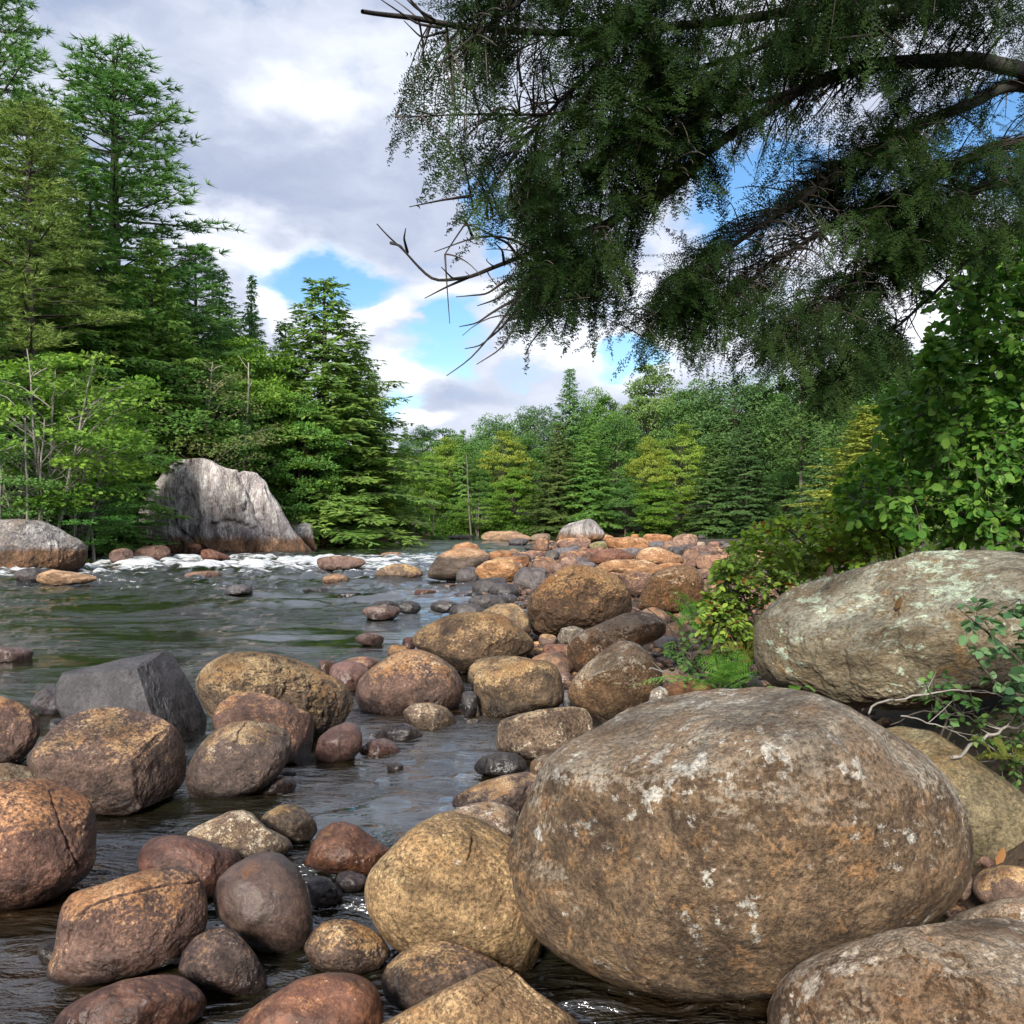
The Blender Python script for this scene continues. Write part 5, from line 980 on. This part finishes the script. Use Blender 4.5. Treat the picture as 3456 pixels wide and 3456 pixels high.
LIMB = [ # outline view, points, distance from/to, radius from/to
 ('H', [(2250,60),(1900,-30),(1500,0),(1000,70),(600,102),(300,75),(200,58),(90,45),(18,34)], 6.5, 4.9, .075, .014),
 ('H', [(2250,330),(2000,230),(1800,170),(1500,180),(1280,258),(1080,390),(950,490),(800,600),(690,690)], 6.5, 5.4, .10, .02),
 ('H', [(1000,470),(900,560),(700,655),(540,720),(430,760),(330,800),(222,812),(150,735),(102,702),(60,648)], 5.9, 5.2, .045, .004),
 ('H', [(2250,420),(2050,300),(1930,238),(1830,262),(1790,300),(1690,330),(1480,450),(1300,570),(1100,700),(950,830),(830,970)], 6.6, 5.8, .085, .008),
 ('H', [(2250,520),(2050,420),(1932,400),(1740,470),(1600,560),(1400,640),(1200,760),(1040,900)], 6.6, 6.0, .075, .008),
 ('H', [(2250,600),(2050,500),(1800,540),(1640,650),(1500,770),(1350,880),(1220,1000)], 6.7, 6.1, .07, .008),
 ('H', [(2250,700),(1932,640),(1760,760),(1640,880),(1500,1000),(1400,1110),(1350,1160)], 6.7, 6.2, .035, .005),
 ('H', [(2250,-250),(1700,-260),(1100,-140),(800,60),(660,230),(540,340),(460,450),(340,620),(262,732)], 6.3, 5.0, .06, .004),
 ('H', [(2250,-420),(1500,-330),(900,-210),(560,-60),(400,60),(250,180)], 6.3, 4.7, .08, .008),
 ('H', [(1900,-40),(1400,60),(1000,200),(700,320),(450,330),(260,330),(120,335)], 6.2, 4.8, .04, .004),
 ('H', [(1300,250),(900,380),(640,480),(480,560),(380,640)], 5.8, 5.1, .03, .004),
 ('H', [(780,620),(620,690),(560,780),(520,880),(490,970)], 5.5, 5.1, .018, .003),
 ('H', [(2250,-700),(1600,-650),(1000,-600),(500,-500)], 6.2, 4.2, .08, .01),
 ('H', [(2250,-500),(1800,-450),(1400,-480),(1200,-700)], 6.0, 3.4, .07, .01),
]
limbs = []; mt = MB()
for v, pts, d0, d1, r0, r1 in LIMB:
    p = limb(v, pts, d0, d1, 48) + fbm(np.arange(48)[:, None] * (.22, .0, .0) + r0 * 100, 2, 3)[:, None] * .03; limbs.append(p); mt.tube(p, np.linspace(r0 * .62, r1 * .8, 48), 7)
M1 = [(160,190),(110,335),(180,435),(300,500),(340,600),(400,690),(520,660),(500,760),(430,790),(480,965),(560,900),(640,880),(720,975),(790,920),(805,760),(830,620),(920,540),(1000,500),(1060,560),(1070,420),(1150,340),(1290,230),(1420,130),(1700,60),(1990,60),(1990,-420),(300,-420),(270,-30),(290,90),(210,130)]  # top edge runs above the frame: unseen foliage added to shade the bank
M2 = [(800,1000),(850,870),(930,720),(1050,660),(1180,590),(1300,520),(1440,420),(1600,380),(1760,420),(1990,330),(1990,660),(1820,740),(1680,750),(1560,830),(1545,930),(1620,1000),(1500,1060),(1420,1150),(1350,1160),(1200,1050),(1050,1045),(960,990)]
M3 = [(1080,400),(1290,250),(1420,140),(1990,60),(1990,420),(1500,420),(1180,590),(1060,560)]
GAP = [(1300,240),(1480,200),(1560,290),(1400,400),(1200,520),(1120,470),(1150,380)]
GAP2 = [(400,200),(500,170),(520,260),(450,265)]; EDGE = [(80,100),(330,100),(480,330),(500,560),(470,720),(420,1000),(60,700)]
def sample_mask(poly, n, rng):
    poly = np.array(poly, float); lo, hi = poly.min(0), poly.max(0); out = []
    while len(out) < n:
        q = rng.uniform(lo, hi); 
        if in_poly(q[None], poly)[0]: out.append(q)
    return np.array(out)
def keep(P3, polys, gaps, rng, leak=.0):
    s = (proj(P3) - (1200, 0)) / 1.1677; k = np.zeros(len(P3), bool)
    for pl, pr in polys: k |= in_poly(s, pl) & (rng.random(len(P3)) < pr)
    for g_, pr in gaps: k &= ~(in_poly(s, g_) & (rng.random(len(P3)) < pr))
    return k
tw = MB(); segs = []
for poly, n, dn, df in ((M1, 1250, 4.7, 6.6), (M2, 950, 5.4, 6.9), (M3, 260, 5.6, 7.0)):
    q = sample_mask(poly, n, rng); dep = rng.uniform(dn, df, n) - .35 * np.clip((900 - q[:, 0]) / 900, 0, 1)
    segs += branchlets(tw, unproj(px('H', q), dep), limbs, rng, 1.15)
LL = np.concatenate([l_[6:38] for k_, l_ in enumerate(limbs[:12]) if k_ != 2]); i_ = rng.integers(0, len(LL), 520)
segs += branchlets(tw, LL[i_] + rng.normal(size=(520, 3)) * (.20, .22, .12) + (-.12, -.05, -.06), limbs, rng, .6)      # short twigs all along the limbs
B, D, U = [], [], []
for p in segs:
    l = np.linalg.norm(p[-1] - p[0]); n = max(4, int(l / .085)); s = np.linspace(.28, 1., n); b = at(p, s); t = unit(np.gradient(p, axis=0)); t = at(t, s)
    for j in range(n):
        sg = 1 if j % 2 else -1; sd = unit(np.cross(t[j], (0, 0, 1))) * sg * (.75 if s[j] < .97 else .05)
        B.append(b[j]); D.append(t[j] * .75 + sd * rng.uniform(.15, .95) + (-.1, 0, -rng.uniform(.02, .8)) + rng.normal(size=3) * .2); U.append(np.array([0, 0, 1.]) + rng.normal(size=3) * .35)
B, D, U = np.array(B), unit(np.array(D)), np.array(U)
ln = rng.uniform(.20, .42, len(B)); k = keep(B + D * ln[:, None] * .25, [(M1, 1.), (M2, 1.), (M3, .5)], [(GAP, .8), (GAP2, .9), (EDGE, .62)], rng); 
cl = fbm(np.column_stack([B[:, 0] * 2.1, B[:, 1] * 1.2, B[:, 2] * 2.1]), 3, 321); k &= rng.random(len(B)) < np.clip(.72 + cl * 2.2, .05, 1.)   # needles gather in clumps along the boughs
B, D, U, ln = B[k], D[k], U[k], ln[k]
Rm = frames(D, U); cr = MB(); var = rng.uniform(0, 1, len(B)); typ = rng.integers(0, 4, len(B))
for t in range(4):
    i = np.where(typ == t)[0]; P = SPR[t].reshape(-1, 3)
    v = np.einsum('nij,mj->nmi', Rm[i], P) * ln[i][:, None, None] + B[i][:, None]
    cr.add(v.reshape(-1, 3), np.arange(len(i) * len(P)).reshape(-1, 3), np.repeat(var[i] * .8, len(P) // 3))
print('hemlock sprays', len(B), 'needles', sum(len(f) for f in cr.f))
T_ = __import__('mathutils').Matrix.Translation(-base)
def part(name, mb, mat, parent, col=None, smooth=True):
    me = mb.mesh(name, mat, smooth); me.transform(__import__('mathutils').Matrix.Translation(-parent.location)); o = link(name, me, parent)
    if col: o.color = (*col, 1)
    return o
# dead bare twigs at the bough tips
dead = [[(520,722),(450,690),(400,680),(330,690),(228,728)], [(470,745),(440,700),(410,690),(360,660),(290,640)], [(430,765),(425,725),(400,700)], [(330,800),(280,805),(248,772)], [(330,800),(262,830),(200,862)], [(150,730),(140,690),(145,660)], [(102,702),(130,710),(150,735)],
        [(500,800),(470,860),(400,960),(330,1040),(263,1086)], [(490,830),(470,930),(420,1010),(350,1053)], [(600,860),(560,930),(510,985),(490,1025)], [(470,860),(400,900),(350,935),(300,944)], [(480,880),(420,950),(360,1000),(316,1008)], [(340,565),(250,578),(155,598)], [(450,800),(380,850),(290,858)], [(460,830),(400,868),(352,884)],
        [(340,690),(320,640),(290,630)], [(230,60),(170,20),(130,-20)], [(210,58),(150,-10),(120,-60)], [(250,80),(180,70),(120,30),(60,-10)], [(260,90),(190,110),(140,60)], [(400,185),(480,140),(560,105)], [(480,250),(470,180),(490,70)], [(1580,135),(1500,70),(1440,0)], [(1500,100),(1400,110),(1300,115)]]
for k_, ln_ in enumerate(dead): p = limb('H', ln_, 5.1, 4.9, 14); mt.tube(p, np.linspace(.009, .0022, 14), 5)
part('limbs', mt, M_DARKBARK, tk_o); part('twigs', tw, M_TWIG, tk_o); part('foliage', cr, M_NEEDLE, tk_o, (.032, .064, .015), False)  # needle colour carries the shade of boughs against the sky

# ------------------------------------------------------------------ leafy plants: rounded leaves with a folded midrib on real twigs
LEAF = np.array([[0, 0, 0], [.30, .27, .05], [.68, .25, .05], [1, 0, -.06], [.68, -.25, .05], [.30, -.27, .05], [.5, 0, -.02]])
LF = np.array([[0, 6, 1], [1, 6, 2], [2, 6, 3], [3, 6, 4], [4, 6, 5], [5, 6, 0]])
def leaves(mb, B, D, U, size, rng, wide=1.):
    Rm = frames(unit(D), U); v = np.einsum('nij,mj->nmi', Rm, LEAF * (1, wide, 1)) * np.broadcast_to(size, (len(B),))[:, None, None] + B[:, None]
    f = (np.arange(len(B))[:, None, None] * 7 + LF[None]).reshape(-1, 3); mb.add(v.reshape(-1, 3), f, np.repeat(rng.uniform(0, 1, len(B)), 6))
def leafy(name, label, cat, root, view, mask, n, dn, df, stems, leaf, col, rng, mat=M_LEAF, per=10, maxlen=.8, r0=.005, group=None, wide=1., up=.9, dens=1.0, twigmat=None):
    o = empty(name, root); tag(o, label, cat, group); root = np.array(root); tw, lf = MB(), MB(); limbs = []
    for st in stems:
        pts = np.vstack([root[None], unproj(px(view, [s[:2] for s in st]), np.array([s[2] for s in st]))]); p = smooth_path(pts, 26); limbs.append(p); tw.tube(p, np.linspace(r0 * 5, r0 * .8, 26), 6)
    q = sample_mask(mask, n, rng); segs = branchlets(tw, unproj(px(view, q), rng.uniform(dn, df, n)), limbs, rng, maxlen, r0=r0, droop=.1)
    B, D, U = [], [], []
    for p in segs:
        m_ = max(2, int(per * rng.uniform(.5, 1.3))); s = rng.uniform(.3, 1., m_); b = at(p, s); t = at(unit(np.gradient(p, axis=0)), s); sd = unit(np.cross(t, (0, 0, 1.))) * rng.choice([-1, 1], m_)[:, None]
        B.append(b); D.append(t * .6 + sd * rng.uniform(.2, 1.2, (m_, 1)) + rng.normal(size=(m_, 3)) * .3 + (0, 0, -.2)); U.append(np.array([0, 0, 1.]) * up + rng.normal(size=(m_, 3)) * .5)
    B, D, U = np.concatenate(B), np.concatenate(D), np.concatenate(U)
    s2 = px(view, mask); kk = in_poly(proj(B), s2) | (rng.random(len(B)) < .35); leaves(lf, B[kk], D[kk], U[kk], rng.uniform(.7, 1.45, kk.sum()) * leaf, rng, wide)
    part('stems', tw, twigmat or M_TWIG, o); part('leaves', lf, mat, o, col); return o
def gp(X, Y, dz=0.): return (X, Y, ground_z(X, Y) + dz)
RT = [(2010,360),(1932,395),(1850,440),(1785,490),(1740,560),(1755,640),(1700,700),(1655,770),(1640,850),(1590,900),(1560,960),(1600,1000),(1670,1010),(1700,1045),(1790,1050),(1932,1045),(2080,1010),(2080,380)]
leafy('broadleaf_tree', 'dense leafy broadleaf tree filling the right edge under the hemlock', 'tree', gp(4.6, 8.6), 'F', RT, 950, 7.3, 9.4,
      [[(1960,1000,8.5),(1900,850,8.4),(1850,700,8.3),(1830,560,8.3)], [(1960,960,8.5),(1820,850,8.2),(1720,760,8.0),(1680,700,8)], [(1950,1010,8.5),(1800,960,8.1),(1700,940,7.9),(1610,950,7.8)], [(1980,900,8.6),(1960,700,8.6),(1930,480,8.6)], [(1960,940,8.5),(1880,860,8.),(1800,800,7.7),(1760,700,7.6)]],
      .076, (.12, .265, .042), rng, per=18, maxlen=.75, r0=.006, wide=1.15, up=.6)
sg = 'shrubs of the right bank'
leafy('shrub', 'yellow-green leafy shrub rising beside the golden tipped hemlock', 'shrub', gp(3.9, 9.6), 'F', [(1560,930),(1600,880),(1650,860),(1720,900),(1760,960),(1740,1040),(1680,1050),(1600,1030),(1540,990)], 150, 8.6, 9.9,
      [[(1680,1020,9.3),(1650,930,9.2),(1640,880,9.1)], [(1690,1020,9.3),(1600,980,9.1),(1560,950,9)]], .065, (.34, .50, .06), rng, per=15, group=sg, wide=1.15)
leafy('shrub', 'bright green leafy shrub along the top of the bank thicket', 'shrub', gp(3.2, 9.4), 'F', [(1370,1030),(1400,1000),(1450,980),(1490,970),(1560,975),(1620,1000),(1680,1030),(1690,1060),(1600,1080),(1520,1090),(1450,1090),(1380,1080)], 260, 8.3, 10.2,
      [[(1560,1060,9.3),(1500,1010,9.2),(1470,985,9.1)], [(1560,1070,9.3),(1450,1040,9.),(1390,1020,9)], [(1580,1070,9.3),(1620,1030,9.2),(1650,1010,9.2)]], .056, (.36, .53, .065), rng, M_LEAFWARM, per=17, group=sg, wide=1.1)
leafy('shrub', 'thicket with reddish turning leaves below the bright green shrub', 'shrub', gp(2.75, 8.9), 'F', [(1330,1110),(1345,1060),(1400,1050),(1480,1070),(1560,1075),(1480,1115),(1432,1150),(1425,1240),(1400,1280),(1340,1240),(1310,1180)], 300, 7.7, 9.0,
      [[(1440,1200,8.6),(1400,1120,8.5),(1370,1070,8.4)], [(1430,1200,8.5),(1380,1180,8.3),(1340,1140,8.2)], [(1450,1180,8.6),(1480,1100,8.6)]], .052, (.26, .40, .06), rng, M_LEAFWARM, per=14, group=sg)
leafy('low_plant', 'dark tangle of small leaves in the shade between the two ferns', 'plant', gp(2.1, 8.2), 'F', [(1240,1220),(1290,1190),(1350,1200),(1420,1230),(1430,1290),(1400,1320),(1330,1300),(1260,1290)], 70, 7.6, 8.4,
      [[(1340,1290,8),(1300,1240,7.9),(1270,1220,7.9)], [(1350,1290,8),(1400,1250,7.9)]], .05, (.10, .2, .05), rng, per=9, group=sg)
leafy('low_plant', 'blue-green plant with rounded leaves in front of the lichen boulder', 'plant', gp(2.75, 4.9, .1), 'F', [(1790,1140),(1830,1120),(1880,1150),(1940,1110),(2000,1120),(2000,1350),(1900,1330),(1850,1290),(1830,1230),(1800,1190)], 64, 4.7, 5.3,
      [[(1960,1330,5.1),(1920,1240,5.),(1860,1190,5.),(1810,1150,4.9)], [(1960,1330,5.1),(1940,1220,5.),(1925,1130,5.)], [(1960,1330,5.1),(1880,1290,5.),(1830,1230,4.9)]], .052, (.13, .25, .11), rng, per=7, maxlen=.35, r0=.003, wide=1.35, group=sg)
leafy('low_plant', 'small green sprigs at the lower edge of the lichen boulder', 'plant', gp(2.3, 5.6, .1), 'F', [(1720,1280),(1760,1250),(1800,1280),(1850,1300),(1850,1380),(1790,1420),(1740,1350),(1715,1320)], 26, 5.2, 5.7,
      [[(1790,1350,5.5),(1760,1300,5.4)], [(1800,1370,5.5),(1830,1320,5.4)]], .045, (.12, .26, .07), rng, per=6, maxlen=.3, r0=.003, wide=1.1, group=sg)
leafy('low_plant', 'drooping mossy weeds on the dark bank at the right edge', 'plant', gp(2.9, 5.3, .1), 'F', [(1820,1370),(1880,1330),(1990,1330),(1990,1480),(1900,1500),(1850,1440)], 60, 5.0, 5.6,
      [[(1960,1420,5.4),(1900,1390,5.3),(1850,1390,5.3)], [(1960,1430,5.4),(1930,1350,5.3)]], .035, (.11, .2, .05), rng, per=9, maxlen=.3, r0=.003, group=sg)

# ferns
def fern(label, root, nf, length, col, rng, az0=None, spread=math.pi, arch=.55, name='fern'):
    o = empty(name, root); tag(o, label, 'fern', 'ferns of the right bank'); st, lf = MB(), MB()
    for k in range(nf):
        a = (rng.uniform(0, 6.28) if az0 is None else az0 + rng.uniform(-spread, spread)); L = length * rng.uniform(.45, 1.1); p = curve(np.append(rng.normal(size=2) * .07, 0), a, L, rng.uniform(.45, 1.3), -arch * rng.uniform(.3, 1.2), 12) + np.linspace(0, 1, 12)[:, None] ** 2 * rng.normal(size=3) * .08 * L; st.tube(p, np.linspace(.004, .001, 12), 4)
        np_ = 17; s = np.linspace(.16, .99, np_); b = at(p, s); t = at(unit(np.gradient(p, axis=0)), s); sd = unit(np.cross(t, (0, 0, 1.))); nrm = np.cross(sd, t)
        for sg_ in (1, -1):
            pl = rng.uniform(.75, 1.15, np_) * L * .24 * np.sin(np.clip(s * 1.02 + .06, 0, 1) * math.pi) ** .7 + .012
            for j in range(np_):
                if rng.random() < .06: continue
                d = unit(sd[j] * sg_ + t[j] * .38 - nrm[j] * .12); n6 = 6; w = np.linspace(.08, .92, n6)[:, None]; c = b[j] + d * pl[j] * w
                for s2 in (1, -1):
                    diamonds(lf, c, unit(np.repeat((np.cross(d, nrm[j]) * s2 + d * .6)[None], n6, 0)), np.repeat(nrm[j][None], n6, 0) + rng.normal(size=(n6, 3)) * .2, pl[j] * .15 * (1.15 - w[:, 0]) + .004, pl[j] * .13, rng, np.full(n6, np.clip(.5 + rng.normal() * .22, 0, 1)))
    m1 = st.mesh('stalks', M_LEAF, True); m2 = lf.mesh('fronds', M_FERN); a1 = link('stalks', m1, o); a2 = link('fronds', m2, o); a1.color = (*[c * .7 for c in col], 1); a2.color = (*col, 1); return o
def fp(x, y, d): return tuple(unproj(px('F', [(x, y)])[0], d))
fern('bright green fern beside the leaning boulder', fp(1312, 1195, 8.6), 9, .72, (.17, .40, .06), rng)
fern('taller yellow-green fern above the bright green one', fp(1345, 1160, 8.9), 8, .8, (.23, .42, .055), rng, -1.2, 1.5)
fern('light green fern at the left end of the lichen boulder', fp(1365, 1300, 7.5), 9, .66, (.19, .40, .07), rng)
fern('yellowing fern under the reddish thicket', fp(1400, 1235, 7.9), 10, .45, (.19, .21, .045), rng)
fern('olive fern at the back of the bank thicket', fp(1570, 1080, 8.8), 12, .6, (.20, .25, .035), rng)
fern('second olive fern nearer the lichen boulder', fp(1500, 1100, 8.4), 9, .5, (.17, .21, .035), rng)
fern('yellowish little fern at the right edge of the picture', fp(1925, 1440, 5.0), 6, .26, (.22, .25, .05), rng, math.pi, .9)
fern('tiny fern sprouting on top of the largest boulder', fp(1500, 1306, 4.9), 3, .09, (.19, .40, .07), rng)
# bare twigs and roots on the dark bank
tws = [('pale bare root looping over the bank', [(1640,1345),(1660,1325),(1760,1305),(1850,1300),(1900,1320)], .006), ('long grey twig arching beside the largest boulder', [(1700,1350),(1790,1372),(1830,1395),(1850,1425)], .004), ('crooked pale root with a knot', [(1770,1470),(1785,1440),(1830,1440),(1880,1432),(1905,1420)], .009), ('weathered stick lying on the mossy boulder', [(1763,1450),(1775,1437),(1810,1433),(1845,1440)], .007),
       ('forked pale root at the right edge', [(1800,1430),(1850,1400),(1900,1375),(1960,1365)], .010), ('thin dark twig standing before the lichen boulder', [(1745,1290),(1770,1320),(1830,1350),(1930,1390)], .003), ('dark trailing twig high on the bank', [(1800,1260),(1870,1285),(1932,1300),(1990,1315)], .004), ('fine rootlets under the lichen boulder', [(1680,1370),(1740,1340),(1800,1345),(1880,1380),(1940,1380)], .003),
       ('white stripped twig by the light green fern', [(1225,1262),(1270,1268),(1310,1272)], .006), ('dark bare stem slanting through the ferns', [(1180,1110),(1240,1160),(1300,1225),(1345,1235)], .005), ('dark slanting stem above the bright green fern', [(1285,1130),(1330,1175),(1375,1215)], .006)]
for lb, pts, r in tws:
    d0, d1 = (5.0, 5.3) if pts[0][0] > 1500 else (7.8, 8.2)
    p = limb('F', pts, d0, d1, 22); p += np.stack([fbm(np.arange(22)[:, None] * (.45, 0, 0) + r * 900 + q * 7, 2, 5) for q in range(3)], 1) * .022
    mb = MB(); mb.tube(p, np.linspace(r, r * .5, 22), 6)
    for k in range(4):
        s = rng.uniform(.2, .9); q = curve(at(p, s), rng.uniform(0, 6.28), rng.uniform(.05, .18), rng.uniform(-.3, .8), .1, 6); mb.tube(q, np.linspace(r * .5, .0012, 6), 4)
    o = link('root' if 'root' in lb else 'twig', mb.mesh('twig', M_PALEBARK if ('pale' in lb or 'white' in lb or 'grey' in lb) else M_TWIG, True)); tag(o, lb, 'root' if 'root' in lb else 'twig', 'twigs and roots on the bank')
# fallen leaves caught on stones
for fx, fy, d, lb, col in [(1690, 1150, 6.05, 'curled brown leaf stuck on the lichen boulder', (.16, .08, .035)), (1560, 1090, 6.3, 'small dark leaf on top of the lichen boulder', (.05, .03, .02)), (885, 1640, 4.6, 'orange leaf lying by the small brown stone', (.4, .2, .08))]:
    if fx == 885: fx, fy, d = 1880, 1632, 4.45
    mb = MB(); leaves(mb, np.zeros((1, 3)), np.array([[.3, -.1, .8]]), np.array([[0, -1., .3]]), .09, rng, .8); o = link('fallen_leaf', mb.mesh('fallen_leaf', M_LEAF), loc=fp(fx, fy, d)); o.color = (*col, 1); tag(o, lb, 'leaf', 'fallen leaves')

# leaf litter on the right bank: nobody could count it
q = rng.uniform((.9, 3.2), (9, 20), (5200, 2)); q = q[(sdist(q, RIGHT) > .1) & (q[:, 0] > .9 + .10 * q[:, 1])]; n = len(q)
mb = MB(); leaves(mb, np.column_stack([q, land_height(q) + .025]), rdir(rng, n) * (1, 1, .25), rdir(rng, n) * .35 + (0, 0, 1), rng.uniform(.025, .06, n), rng)
o = link('leaf_litter', mb.mesh('leaf_litter', M_LEAF)); o.color = (.17, .085, .035, 1); tag(o, 'brown leaf litter on the soil of the bank', 'leaf litter', kind='stuff')
